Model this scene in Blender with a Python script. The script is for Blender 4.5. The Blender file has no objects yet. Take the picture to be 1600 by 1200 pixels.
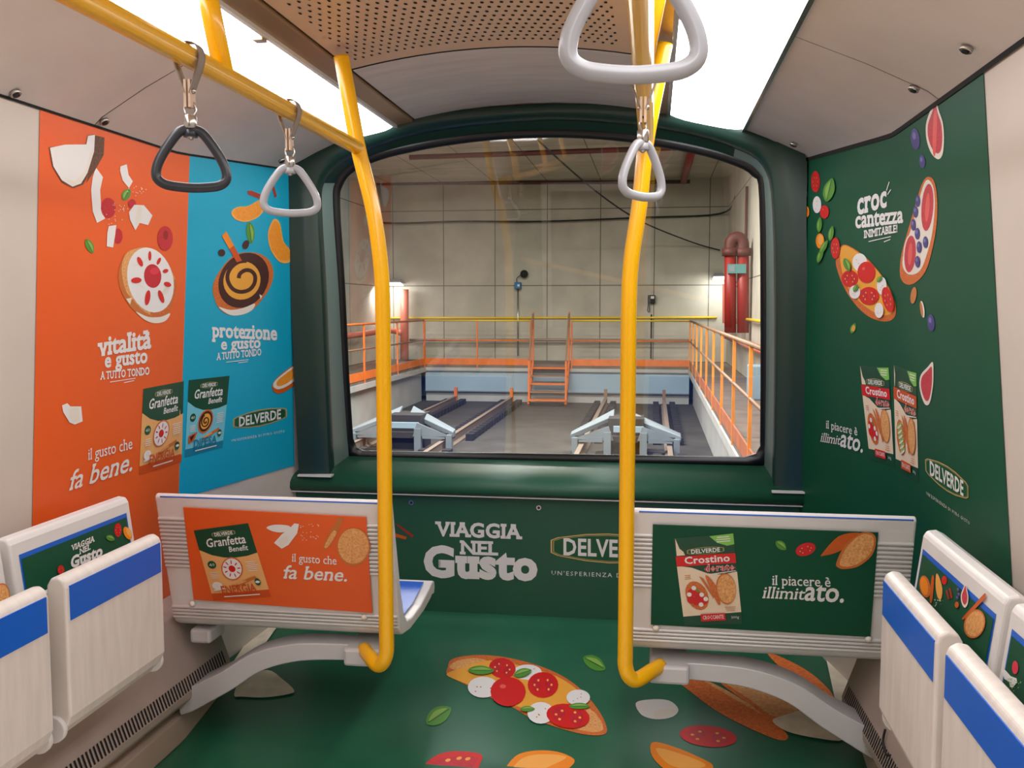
import bpy, bmesh, math, random
from mathutils import Vector, Matrix
random.seed(7)
SC = bpy.context.scene
COL = SC.collection
# ------------------------------------------------------------------ camera
FPX, CX, CY, EYE = 1480.0, 800.0, 600.0, Vector((0, 0, 1.5))
PSI = math.atan(220 / FPX); TH = math.atan(122 / math.hypot(FPX, 220))
FWD = Vector((-math.sin(PSI) * math.cos(TH), math.cos(PSI) * math.cos(TH), -math.sin(TH)))
RGT = FWD.cross(Vector((0, 0, 1))).normalized(); UPV = RGT.cross(FWD)
cam = bpy.data.cameras.new('camera'); co = bpy.data.objects.new('camera', cam); COL.objects.link(co)
cam.sensor_width = 36; cam.lens = FPX / 1600 * 36; cam.clip_start = 0.05; cam.clip_end = 200
co.matrix_world = Matrix(((RGT.x, UPV.x, -FWD.x, EYE.x), (RGT.y, UPV.y, -FWD.y, EYE.y), (RGT.z, UPV.z, -FWD.z, EYE.z), (0, 0, 0, 1)))
SC.camera = co
# ------------------------------------------------------------------ world, exposure, big lights
W = bpy.data.worlds.new('world'); SC.world = W; W.use_nodes = True
W.node_tree.nodes['Background'].inputs[0].default_value = (0.9, 0.95, 1, 1)
W.node_tree.nodes['Background'].inputs[1].default_value = 0.03
vs = SC.view_settings
vs.view_transform = 'Standard'; vs.look = 'None'; vs.gamma = 1; vs.use_curve_mapping = False; vs.exposure = 0.8
try:
    SC.cycles.use_denoising = True; SC.cycles.max_bounces = 8; SC.cycles.caustics_reflective = False; SC.cycles.caustics_refractive = False
except Exception: pass
STRIP = 5.0          # radiance of the ceiling light diffusers
def area(name, loc, rot, sx, sy, power, col=(1, 1, 1)):
    l = bpy.data.lights.new(name, 'AREA'); l.shape = 'RECTANGLE'; l.size = sx; l.size_y = sy; l.energy = power; l.color = col
    o = bpy.data.objects.new(name, l); COL.objects.link(o); o.location = loc; o.rotation_euler = rot
    return o
for yy in (7.0, 12.0, 17.2):                      # unseen fill lights added under the shed ceiling to brighten the depot
    area('shed_fill', (-2.6, yy, 4.75), (0, 0, 0), 5.0, 0.5, 500, (1, 0.95, 0.87))
# ------------------------------------------------------------------ picture point -> point on a real surface
def ray(x, y): return FWD * FPX + RGT * (x - CX) + UPV * (CY - y)
def onY(x, y, Y): d = ray(x, y); return EYE + d * (Y / d.y)
def onX(x, y, X): d = ray(x, y); return EYE + d * (X / d.x)
def onZ(x, y, Z): d = ray(x, y); return EYE + d * ((Z - EYE.z) / d.z)
class Plane:
    cuts = ()
    def __init__(s, p, n): s.p = Vector(p); s.n = Vector(n).normalized()
    def hit(s, x, y):
        d = ray(x, y); t = (s.p - EYE).dot(s.n) / d.dot(s.n); return EYE + d * t
class WallSurf:                                      # side wall X = f(Y, z)
    def __init__(s, f, sgn, cuts=()): s.f = f; s.n = Vector((sgn, 0, 0)); s.cuts = cuts
    def hit(s, x, y):
        d = ray(x, y); lo, hi = 0.5 / d.y, 4.5 / d.y
        g = lambda t: (lambda p: (p.x - s.f(p.y, p.z)) * -s.n.x)(EYE + d * t)
        for _ in range(48):
            m = (lo + hi) / 2
            if g(m) > 0: hi = m
            else: lo = m
        return EYE + d * lo
# ------------------------------------------------------------------ materials
MATS = {}
def lin(c): return tuple(((v / 255) / 12.92 if v / 255 <= 0.04045 else ((v / 255 + 0.055) / 1.055) ** 2.4) for v in c)
def mat(name, rgb, rough=0.5, metal=0.0, var=0.0, scale=20.0, coat=0.0, bump=0.0, stretch=None, rgb2=None, spec=None):
    m = bpy.data.materials.new(name); m.use_nodes = True; nt = m.node_tree; b = nt.nodes['Principled BSDF']
    c = lin(rgb); b.inputs['Base Color'].default_value = (*c, 1); b.inputs['Roughness'].default_value = rough; b.inputs['Metallic'].default_value = metal
    if spec is not None: b.inputs['Specular IOR Level'].default_value = spec
    if coat: b.inputs['Coat Weight'].default_value = coat; b.inputs['Coat Roughness'].default_value = 0.08
    if var or bump or rgb2:
        tc = nt.nodes.new('ShaderNodeTexCoord'); mp = nt.nodes.new('ShaderNodeMapping'); nz = nt.nodes.new('ShaderNodeTexNoise')
        nz.inputs['Scale'].default_value = scale; nz.inputs['Detail'].default_value = 6
        if stretch: mp.inputs['Scale'].default_value = stretch
        nt.links.new(tc.outputs['Object'], mp.inputs[0]); nt.links.new(mp.outputs[0], nz.inputs['Vector'])
        if var or rgb2:
            r = nt.nodes.new('ShaderNodeValToRGB'); r.color_ramp.elements[0].position = 0.32; r.color_ramp.elements[1].position = 0.68
            c2 = lin(rgb2) if rgb2 else tuple(min(1, v * (1 + var)) for v in c); c1 = c if rgb2 else tuple(v * (1 - var) for v in c)
            r.color_ramp.elements[0].color = (*c1, 1); r.color_ramp.elements[1].color = (*c2, 1)
            nt.links.new(nz.outputs[0], r.inputs[0]); nt.links.new(r.outputs[0], b.inputs['Base Color'])
        if bump:
            bp = nt.nodes.new('ShaderNodeBump'); bp.inputs['Strength'].default_value = bump; bp.inputs['Distance'].default_value = 0.01
            nt.links.new(nz.outputs[0], bp.inputs['Height']); nt.links.new(bp.outputs[0], b.inputs['Normal'])
    MATS[name] = m; return m
def emit(name, rgb, k):
    m = bpy.data.materials.new(name); m.use_nodes = True; nt = m.node_tree; b = nt.nodes['Principled BSDF']
    b.inputs['Base Color'].default_value = (0.8, 0.8, 0.8, 1); b.inputs['Emission Color'].default_value = (*lin(rgb), 1); b.inputs['Emission Strength'].default_value = k
    MATS[name] = m; return m
# car
mat('cream', (208, 195, 183), 0.5, var=0.03, scale=3)
mat('ceiling_beige', (226, 214, 206), 0.45, var=0.05, scale=4)
mat('ceiling_arch', (228, 218, 210), 0.4, var=0.08, scale=3, stretch=(1, 6, 1))
mat('perforated', (232, 196, 160), 0.4)
mat('trim_bronze', (176, 140, 104), 0.3, 0.4)
mat('rear_door', (40, 44, 44), 0.4)
mat('rear_floor', (214, 208, 200), 0.5, var=0.05, scale=8)  # unseen floor made pale to bounce light up onto the ceiling
mat('hole', (14, 11, 10), 0.9)
mat('black', (12, 12, 14), 0.45)
mat('gasket', (10, 10, 11), 0.35)
mat('steel', (190, 186, 180), 0.25, 0.9)
mat('white_trim', (225, 220, 214), 0.4)
mat('green_wrap', (34, 88, 64), 0.45, var=0.06, scale=3)
mat('green_poster', (14, 78, 52), 0.5, var=0.05, scale=2, spec=0.25)
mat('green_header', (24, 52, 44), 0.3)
mat('green_floor', (38, 100, 72), 0.3, var=0.10, scale=5)
mat('orange_wrap', (236, 96, 32), 0.4, var=0.02, scale=2)
mat('blue_wrap', (14, 168, 200), 0.4, var=0.02, scale=2)
mat('reveal_lit', (116, 136, 129), 0.35)
mat('shell', (226, 221, 217), 0.38, var=0.03, scale=6)
mat('shell_scuffed', (224, 214, 205), 0.42, 0.0, var=0.06, scale=10, stretch=(1, 4, 0.6))
mat('shell_side', (190, 184, 180), 0.45)
mat('seat_blue', (0, 96, 204), 0.38)
mat('alu', (186, 184, 182), 0.34, 0.55)
mat('rib_alu', (214, 210, 206), 0.35, 0.2)
mat('arm_grey', (205, 202, 202), 0.4, 0.1)
mat('box_grey', (176, 158, 148), 0.45, 0.1, var=0.06, scale=4)
mat('skirt', (190, 168, 150), 0.5)
mat('cream_dirty', (240, 226, 202), 0.6, var=0.12, scale=14)
mat('yellow', (255, 188, 6), 0.28, coat=0.3)
mat('ring_black', (44, 46, 52), 0.35)
mat('ring_grey', (168, 168, 172), 0.35, coat=0.2)
mat('strap', (134, 120, 108), 0.6)
mat('strap_tan', (198, 170, 146), 0.6)
emit('diffuser', (250, 251, 255), STRIP)
# print inks
for n, c in dict(white=(236, 232, 228), ivory=(236, 226, 212), red=(214, 22, 22), red_dark=(150, 12, 20), pink=(226, 48, 74), orange=(244, 140, 28), orange_lt=(250, 176, 84), orange_dk=(206, 92, 22),
                 leaf=(84, 146, 52), leaf_lt=(142, 184, 84), leaf_dk=(44, 92, 36), choc=(66, 26, 22), purple=(72, 62, 130), purple_lt=(124, 124, 180), gold=(222, 184, 116), logo_green=(14, 84, 48), pack_green=(16, 72, 46),
                 tan=(240, 178, 110), aqua=(122, 202, 216), aqua_dk=(22, 128, 158), packcream=(240, 216, 186), cinnamon=(168, 44, 24), crust=(204, 112, 48), almond=(204, 126, 66), lime=(130, 196, 84), cheese=(240, 168, 60), salmon=(232, 96, 90), energy=(208, 78, 22)).items():
    mat('ink_' + n, c, 0.4)
mat('ink_bread', (244, 184, 116), 0.45, scale=160, rgb2=(212, 138, 74))
mat('ink_toast', (226, 124, 54), 0.45, scale=200, rgb2=(190, 86, 36))
mat('ink_floor_bread', (255, 196, 134), 0.45, scale=90, rgb2=(236, 152, 90))  # floor bread inks lightened to offset the shade under the benches
mat('ink_floor_crust', (250, 140, 70), 0.45, scale=90, rgb2=(226, 104, 44))
mat('ink_fig', (222, 70, 80), 0.45, scale=220, rgb2=(176, 36, 54))
mat('ink_berry', (216, 30, 50), 0.4, scale=260, rgb2=(176, 18, 36))
mat('ink_segment', (246, 140, 24), 0.4, scale=120, rgb2=(250, 168, 60))
mat('ink_husk', (120, 76, 44), 0.5, scale=200, rgb2=(70, 40, 24))
# shed
def concrete():
    m = mat('concrete', (186, 182, 170), 0.85, var=0.13, scale=1.2); nt = m.node_tree; b = nt.nodes['Principled BSDF']
    src = b.inputs['Base Color'].links[0].from_socket
    tc = nt.nodes.new('ShaderNodeTexCoord'); sp = nt.nodes.new('ShaderNodeSeparateXYZ'); nt.links.new(tc.outputs['Object'], sp.inputs[0])
    def line(sock, period, w):
        a = nt.nodes.new('ShaderNodeMath'); a.operation = 'DIVIDE'; a.inputs[1].default_value = period; nt.links.new(sock, a.inputs[0])
        f = nt.nodes.new('ShaderNodeMath'); f.operation = 'FRACT'; nt.links.new(a.outputs[0], f.inputs[0])
        c = nt.nodes.new('ShaderNodeMath'); c.operation = 'LESS_THAN'; c.inputs[1].default_value = w / period; nt.links.new(f.outputs[0], c.inputs[0]); return c.outputs[0]
    ad = nt.nodes.new('ShaderNodeMath'); ad.operation = 'ADD'; ad.use_clamp = True
    a2 = nt.nodes.new('ShaderNodeMath'); a2.operation = 'ADD'; a2.use_clamp = True
    nt.links.new(line(sp.outputs[0], 1.45, 0.022), ad.inputs[0]); nt.links.new(line(sp.outputs[2], 2.07, 0.022), ad.inputs[1])
    nt.links.new(ad.outputs[0], a2.inputs[0]); nt.links.new(line(sp.outputs[1], 2.9, 0.022), a2.inputs[1])
    mx = nt.nodes.new('ShaderNodeMix'); mx.data_type = 'RGBA'; nt.links.new(a2.outputs[0], mx.inputs['Factor']); nt.links.new(src, mx.inputs[6]); mx.inputs[7].default_value = (0.12, 0.115, 0.10, 1)
    nt.links.new(mx.outputs[2], b.inputs['Base Color'])
concrete()
mat('shed_floor', (66, 63, 60), 0.8, var=0.3, scale=1.5)
mat('pit_panel', (150, 176, 196), 0.6, var=0.06, scale=1)
mat('pit_wall', (176, 178, 178), 0.8, var=0.1, scale=1.5)
mat('deck', (112, 100, 92), 0.8, var=0.2, scale=3)
mat('rail_orange', (226, 116, 44), 0.5, var=0.1, scale=6)
mat('rail_amber', (244, 156, 58), 0.5, var=0.1, scale=6)
mat('rail_yellow', (230, 196, 48), 0.5)
mat('rail_kick', (176, 104, 66), 0.55, var=0.2, scale=4)
mat('rail_brown', (140, 108, 84), 0.5)
mat('pipe_red', (140, 30, 28), 0.45)
mat('pipe_salmon', (206, 112, 92), 0.5)
mat('pipe_dark', (84, 34, 28), 0.6)
mat('cable', (24, 22, 22), 0.7)
mat('rail_steel', (150, 134, 122), 0.5, 0.3)
mat('chain', (30, 28, 34), 0.7)
mat('buffer_white', (124, 136, 146), 0.5, var=0.06, scale=3)
mat('buffer_dark', (52, 50, 52), 0.7)
mat('box_blue', (30, 112, 168), 0.5)
mat('sign_teal', (84, 140, 140), 0.5)
emit('lamp_glow', (246, 250, 255), 2.5)
def glass():
    m = bpy.data.materials.new('window_glass'); m.use_nodes = True; nt = m.node_tree; nt.nodes.remove(nt.nodes['Principled BSDF']); out = nt.nodes['Material Output']
    tr = nt.nodes.new('ShaderNodeBsdfTransparent'); tr.inputs[0].default_value = (0.93, 0.95, 0.94, 1)
    gl = nt.nodes.new('ShaderNodeBsdfGlossy'); gl.inputs['Roughness'].default_value = 0.015
    lw = nt.nodes.new('ShaderNodeFresnel'); lw.inputs[0].default_value = 2.0
    mx = nt.nodes.new('ShaderNodeMixShader'); nt.links.new(lw.outputs[0], mx.inputs[0]); nt.links.new(tr.outputs[0], mx.inputs[1]); nt.links.new(gl.outputs[0], mx.inputs[2])
    nt.links.new(mx.outputs[0], out.inputs[0]); MATS['window_glass'] = m
glass()
# ------------------------------------------------------------------ mesh helpers
class MB:
    def __init__(s): s.v = []; s.f = []; s.m = []; s.slots = []; s.sm = []
    def slot(s, m):
        if m not in s.slots: s.slots.append(m)
        return s.slots.index(m)
    def add(s, vs, fs, m, smooth=False):
        b = len(s.v); k = s.slot(m); s.v += [tuple(v) for v in vs]
        for f in fs: s.f.append([i + b for i in f]); s.m.append(k); s.sm.append(smooth)
        return s
    def box(s, lo, hi, m):
        x0, y0, z0 = lo; x1, y1, z1 = hi
        return s.add([(x0, y0, z0), (x1, y0, z0), (x1, y1, z0), (x0, y1, z0), (x0, y0, z1), (x1, y0, z1), (x1, y1, z1), (x0, y1, z1)],
                     [(3, 2, 1, 0), (4, 5, 6, 7), (0, 1, 5, 4), (1, 2, 6, 5), (2, 3, 7, 6), (3, 0, 4, 7)], m)
    def prism(s, prof, a, b, m, axis='x', smooth=False, caps=True):      # profile in the two other axes, extruded a..b
        n = len(prof)
        def pt(u, w, t): return (t, u, w) if axis == 'x' else ((u, t, w) if axis == 'y' else (u, w, t))
        vs = [pt(u, w, a) for u, w in prof] + [pt(u, w, b) for u, w in prof]
        s.add(vs, [(i, (i + 1) % n, (i + 1) % n + n, i + n) for i in range(n)], m, smooth)
        if caps: s.add(vs, [tuple(range(n))[::-1], tuple(range(n, 2 * n))], m)
        return s
    def loft(s, rings, m, smooth=True, closed=False, caps=False):
        n = len(rings[0]); vs = [p for r in rings for p in r]; fs = []
        for j in range(len(rings) - 1):
            for i in range(n if closed else n - 1):
                k = (i + 1) % n; fs.append((j * n + i, j * n + k, (j + 1) * n + k, (j + 1) * n + i))
        s.add(vs, fs, m, smooth)
        if caps: s.add(rings[0], [tuple(range(n))[::-1]], m); s.add(rings[-1], [tuple(range(n))], m)
        return s
    def tube(s, path, r, m, seg=12, closed=False, ry=None):
        P = [Vector(p) for p in path]; n = len(P); rings = []; nrm = None
        for i in range(n):
            a = P[(i - 1) % n] if closed or i else P[i]; b = P[(i + 1) % n] if closed or i < n - 1 else P[i]
            t = (b - a).normalized()
            if nrm is None:
                nrm = t.cross(Vector((0, 0, 1)));
                if nrm.length < 0.05: nrm = t.cross(Vector((0, 1, 0)))
                nrm.normalize()
            nrm = (nrm - t * nrm.dot(t)).normalized(); bi = t.cross(nrm)
            rr = r[i] if isinstance(r, (list, tuple)) else r
            rings.append([P[i] + nrm * (math.cos(q) * rr) + bi * (math.sin(q) * (ry or rr)) for q in (2 * math.pi * k / seg for k in range(seg))])
        if closed: rings.append(rings[0])
        return s.loft(rings, m, True, True, not closed)
    def cyl(s, a, b, r, m, seg=16): return s.tube([a, b], r, m, seg)
    def bar(s, a, b, w, h, m):                                            # rectangular bar between two points
        a, b = Vector(a), Vector(b); t = (b - a).normalized(); u = t.cross(Vector((0, 0, 1)))
        if u.length < 0.05: u = t.cross(Vector((0, 1, 0)))
        u.normalize(); v = u.cross(t)
        q = [(-w / 2, -h / 2), (w / 2, -h / 2), (w / 2, h / 2), (-w / 2, h / 2)]
        r0 = [a + u * x + v * y for x, y in q]; r1 = [b + u * x + v * y for x, y in q]
        return s.loft([r0, r1], m, False, True, True)
    def dome(s, c, r, h, d, m, seg=14):                                   # round button, axis d
        d = Vector(d).normalized(); u = d.orthogonal().normalized(); w = d.cross(u); c = Vector(c); rings = []
        for k in range(5):
            a = k / 4 * math.pi / 2; rings.append([c + d * (h * math.sin(a)) + (u * math.cos(q) + w * math.sin(q)) * (r * max(math.cos(a), 0.02)) for q in (2 * math.pi * i / seg for i in range(seg))])
        return s.loft(rings, m, True, True, True)
    def build(s, name, parent=None, bevel=0, seg=2, kind=None):
        me = bpy.data.meshes.new(name); me.from_pydata(s.v, [], s.f)
        for m in s.slots: me.materials.append(MATS[m])
        me.polygons.foreach_set('material_index', s.m); me.polygons.foreach_set('use_smooth', s.sm)
        bm = bmesh.new(); bm.from_mesh(me); bmesh.ops.remove_doubles(bm, verts=bm.verts, dist=1e-6); bmesh.ops.recalc_face_normals(bm, faces=bm.faces); bm.to_mesh(me); bm.free()
        o = bpy.data.objects.new(name, me); COL.objects.link(o)
        if parent is not None:
            o.parent = parent; o.matrix_parent_inverse = world_of(parent).inverted()
        if bevel:
            b = o.modifiers.new('bevel', 'BEVEL'); b.width = bevel; b.segments = seg; b.limit_method = 'ANGLE'; b.angle_limit = math.radians(35)
        if kind: o['kind'] = kind
        return o
def world_of(o):
    m = Matrix.LocRotScale(o.location, o.rotation_euler, o.scale)
    return world_of(o.parent) @ o.matrix_parent_inverse @ m if o.parent else m
def tag(o, label, cat, group=None):
    o['label'] = label; o['category'] = cat
    if group: o['group'] = group
    return o
def empty(name, loc, label, cat, group=None):
    o = bpy.data.objects.new(name, None); COL.objects.link(o); o.location = loc; o.empty_display_size = 0.05
    return tag(o, label, cat, group)
def spline(pts, n=8, closed=False):
    P = [Vector(p) for p in pts]; out = []; N = len(P)
    for i in range(N if closed else N - 1):
        g = (lambda k: P[k % N]) if closed else (lambda k: P[max(0, min(N - 1, k))])
        a, b, c, d = g(i - 1), g(i), g(i + 1), g(i + 2)
        for k in range(n):
            t = k / n; out.append(0.5 * ((2 * b) + (c - a) * t + (2 * a - 5 * b + 4 * c - d) * t * t + (3 * b - a - 3 * c + d) * t ** 3))
    if not closed: out.append(P[-1])
    return out
# ------------------------------------------------------------------ lettering (built-in font, thickened, optional slab serifs)
TCACHE = {}
def glyphs(body, res=3, serif=0.0, spacing=1.0, bold=0.0):
    """Outline mesh of a text: (points, faces, serif faces); bold grows every outline outwards, serif adds slabs at stem ends."""
    key = (body, res, serif, spacing, bold)
    if key in TCACHE: return TCACHE[key]
    c = bpy.data.curves.new('t', 'FONT'); c.body = body; c.size = 1.0; c.resolution_u = res; c.space_character = spacing * (1 + bold * 1.5)
    o = bpy.data.objects.new('t', c); COL.objects.link(o)
    bpy.context.view_layer.update()
    me = bpy.data.meshes.new_from_object(o.evaluated_get(bpy.context.evaluated_depsgraph_get()))
    bm = bmesh.new(); bm.from_mesh(me); bmesh.ops.remove_doubles(bm, verts=bm.verts, dist=1e-5)
    for f in bm.faces:
        f.normal_update()
        if f.normal.z < 0: f.normal_flip()
    bm.verts.index_update(); V = [(v.co.x, v.co.y) for v in bm.verts]; Fs = [[v.index for v in f.verts] for f in bm.faces]; Sf = []
    if bold:
        out = {}                                        # vertex -> outward normals of its outline edges
        E = []
        for e in bm.edges:
            if len(e.link_faces) != 1: continue
            l = e.link_loops[0]; p, q = l.vert, l.link_loop_next.vert; d = (q.co - p.co)
            if d.length < 1e-7: continue
            n = Vector((d.y, -d.x)).normalized(); E.append((p.index, q.index)); out.setdefault(p.index, []).append(n); out.setdefault(q.index, []).append(n)
        nv = {}
        for i, ns in out.items():
            m = sum(ns, Vector((0, 0)))
            if m.length < 1e-4: m = ns[0].copy()
            m.normalize(); k = 1 / max(m.dot(ns[0]), 0.6); nv[i] = len(V); V.append((V[i][0] + m.x * bold * k, V[i][1] + m.y * bold * k))
        Fs += [[p, nv[p], nv[q], q] for p, q in E]
    if serif:
        for e in bm.edges:
            if len(e.link_faces) != 1: continue
            a, b = e.verts; L = abs(a.co.x - b.co.x)
            if abs(a.co.y - b.co.y) > 2e-3 or L < 0.03: continue
            if a.co.x > b.co.x: a, b = b, a
            cen = e.link_faces[0].calc_center_median().y; up = cen > a.co.y   # glyph lies above: a bottom edge
            for vtx, sg in ((a, -1), (b, 1)):
                if L > 0.2 and sg > 0: continue
                nb = [x for x in vtx.link_edges if x is not e and len(x.link_faces) == 1]
                if not nb: continue
                q = nb[0].other_vert(vtx); dx, dy = q.co.x - vtx.co.x, q.co.y - vtx.co.y
                if abs(dy) < 0.05 or abs(dx) > 0.8 * abs(dy) or (dy > 0) != up: continue
                x0, x1 = sorted((vtx.co.x - sg * 0.03, vtx.co.x + sg * (serif + bold))); th = 0.075 + bold
                y0, y1 = (vtx.co.y - bold, vtx.co.y + th) if up else (vtx.co.y - th, vtx.co.y + bold)
                k = len(V); V += [(x0, y0), (x1, y0), (x1, y1), (x0, y1)]; Sf.append([k, k + 1, k + 2, k + 3])
    bm.free(); bpy.data.objects.remove(o); bpy.data.curves.remove(c); bpy.data.meshes.remove(me)
    TCACHE[key] = (V, Fs, Sf); return TCACHE[key]
CAP = max(v[1] for v in glyphs('H', 1)[0])
# ------------------------------------------------------------------ printed art
class Art:
    """Printed shapes lying on a real surface; every shape a thin layer just above the last."""
    def __init__(s, surf, base=0.0015, step=0.00012): s.surf = surf; s.mb = MB(); s.off = base; s.step = step
    def put(s, pts, faces, m, off=None):
        off = s.off if off is None else off
        if s.surf.cuts:
            bm = bmesh.new(); vs = [bm.verts.new((x, y, 0)) for x, y in pts]
            for f in faces:
                try: bm.faces.new([vs[i] for i in f])
                except ValueError: pass
            bmesh.ops.triangulate(bm, faces=bm.faces[:])
            xs = [p[0] for p in pts]
            for c in s.surf.cuts:
                if not min(xs) < c < max(xs): continue
                bmesh.ops.bisect_plane(bm, geom=bm.verts[:] + bm.edges[:] + bm.faces[:], plane_co=(c, 0, 0), plane_no=(1, 0, 0))
            bm.verts.index_update(); pts = [(v.co.x, v.co.y) for v in bm.verts]; faces = [[v.index for v in f.verts] for f in bm.faces]; bm.free()
        s.mb.add([s.surf.hit(x, y) + s.surf.n * off for x, y in pts], faces, m)
    def P(s, pts, m, smooth=True, org=(0, 0), k=1.0):
        q = [Vector((org[0] + x / k, org[1] + y / k, 0)) for x, y in pts]
        if smooth: q = spline(q, 4, True)
        s.put([(p.x, p.y) for p in q], [list(range(len(q)))], m); s.off += s.step
    def E(s, x, y, rx, ry, m, rot=0, org=(0, 0), k=1.0, n=20):
        a = math.radians(rot); ca, sa = math.cos(a), math.sin(a); out = []
        for i in range(n):
            t = 2 * math.pi * i / n; u, v = rx * math.cos(t), ry * math.sin(t); out.append((org[0] + (x + u * ca - v * sa) / k, org[1] + (y + u * sa + v * ca) / k))
        s.put(out, [list(range(n))], m); s.off += s.step
    def line(s, pts, w, m, org=(0, 0), k=1.0, closed=False):
        P = [Vector((org[0] + x / k, org[1] + y / k)) for x, y in pts]; n = len(P); L = []; R = []
        for i in range(n):
            a = P[(i - 1) % n] if closed or i else P[i]; b = P[(i + 1) % n] if closed or i < n - 1 else P[i]
            d = (b - a).normalized(); q = Vector((-d.y, d.x)) * (w / 2); L.append(P[i] + q); R.append(P[i] - q)
        pts = [tuple(p) for p in L + R]; s.put(pts, [[i, (i + 1) % n, (i + 1) % n + n, i + n] for i in range(n if closed else n - 1)], m); s.off += s.step
    def T(s, body, p0, p1, h, m, bold=0.0, serif=0.0, shear=0.0, res=3, spacing=1.0, fn=None, up=(0, -1)):
        V, Fs, Sf = glyphs(body, res, serif, spacing, bold)
        x0 = min(v[0] for v in V); x1 = max(v[0] for v in V); pts = []
        for x, y in V:
            yy = y / CAP; u = (x - x0) / (x1 - x0)
            px = p0[0] + (p1[0] - p0[0]) * u + h * yy * (up[0] + shear); py = p0[1] + (p1[1] - p0[1]) * u + h * yy * up[1]
            pts.append(fn(px, py) if fn else (px, py))
        if Sf:
            idx = sorted({i for f in Sf for i in f}); mp = {i: j for j, i in enumerate(idx)}
            s.put([pts[i] for i in idx], [[mp[i] for i in f] for f in Sf], m); s.off += s.step / 2
        s.put(pts[:min([f[0] for f in Sf])] if Sf else pts, Fs, m); s.off += s.step
    def flush(s, name, parent):
        if s.mb.f: s.mb.build(name, parent)
        s.mb = MB()
    def build(s, name, parent, label=None):
        o = s.mb.build(name, parent)
        if label: o['label'] = label
        return o
def quadmap(q):
    (ax, ay), (bx, by), (cx, cy), (dx, dy) = q                          # TL TR BR BL
    def f(u, v):
        return ((ax * (1 - u) + bx * u) * (1 - v) + (dx * (1 - u) + cx * u) * v, (ay * (1 - u) + by * u) * (1 - v) + (dy * (1 - u) + cy * u) * v)
    return f
class Local(Art):
    """Art drawn in the unit square of a printed pack, mapped into its four corners."""
    def __init__(s, art, quad): s.a = art; s.f = quadmap(quad)
    def P(s, pts, m, smooth=False):
        q = [Vector((x, y, 0)) for x, y in pts]
        if smooth: q = spline(q, 5, True)
        s.a.put([s.f(p.x, p.y) for p in q], [list(range(len(q)))], m); s.a.off += s.a.step
    def E(s, x, y, rx, ry, m, rot=0, n=18):
        a = math.radians(rot); s.P([(x + rx * math.cos(t) * math.cos(a) - ry * math.sin(t) * math.sin(a), y + rx * math.cos(t) * math.sin(a) + ry * math.sin(t) * math.cos(a)) for t in (2 * math.pi * i / n for i in range(n))], m)
    def T(s, body, p0, p1, h, m, **k): s.a.T(body, p0, p1, h, m, fn=s.f, **k)
LOGO = [(0.0, 0.28), (0.06, 0.18), (0.3, 0.04), (0.5, 0.0), (0.7, 0.04), (0.94, 0.18), (1.0, 0.28), (1.0, 0.72), (0.94, 0.82), (0.7, 0.96), (0.5, 1.0), (0.3, 0.96), (0.06, 0.82), (0.0, 0.72)]
def logo(l, u0, v0, u1, v1, text=True):
    g = lambda e: [(u0 + (u1 - u0) * (0.5 + (x - 0.5) * e), v0 + (v1 - v0) * (0.5 + (y - 0.5) * (e - (1 - e) * 1.6))) for x, y in LOGO]
    l.P(g(1.0), 'ink_gold'); l.P(g(0.975), 'ink_logo_green'); l.P(g(0.955), 'ink_gold'); l.P(g(0.945), 'ink_logo_green')
    l.T('DELVERDE', (u0 + (u1 - u0) * 0.11, v0 + (v1 - v0) * 0.77), (u0 + (u1 - u0) * 0.89, v0 + (v1 - v0) * 0.77), (v1 - v0) * 0.55, 'ink_white', bold=0.026, res=2)
def smallprint(l, u0, u1, v, n, m, dv=0.024, w=0.010):
    for i in range(n):
        ins = (u1 - u0) * random.uniform(0, 0.15); l.P([(u0 + ins, v + i * dv), (u1 - ins, v + i * dv), (u1 - ins, v + i * dv + w), (u0 + ins, v + i * dv + w)], m)
def sun_toast(l, x, y, rx, ry):
    l.E(x, y, rx, ry, 'ink_toast', -20); l.E(x, y, rx * 0.88, ry * 0.88, 'ink_white', -20); l.E(x, y, rx * 0.3, ry * 0.3, 'ink_red')
    for k in range(9):
        a = 2 * math.pi * k / 9; l.E(x + rx * 0.6 * math.cos(a), y + ry * 0.6 * math.sin(a), rx * 0.16, ry * 0.06, 'ink_red', math.degrees(math.atan2(math.sin(a) * ry, math.cos(a) * rx)), 8)
def swirl_toast(l, x, y, rx, ry):
    l.E(x, y, rx, ry, 'ink_toast', -15); l.E(x, y, rx * 0.86, ry * 0.86, 'ink_choc', -15); l.E(x, y, rx * 0.66, ry * 0.66, 'ink_cheese', -15)
    pts = []
    for k in range(30):
        a = k / 29 * 3.4 * math.pi; r = 0.08 + 0.5 * k / 29; pts.append(l.f(x + rx * r * math.cos(a), y + ry * r * math.sin(a)))
    l.a.line(pts, max(0.8, abs(l.f(rx, 0)[0] - l.f(0, 0)[0]) * 0.16), 'ink_choc')
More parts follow.
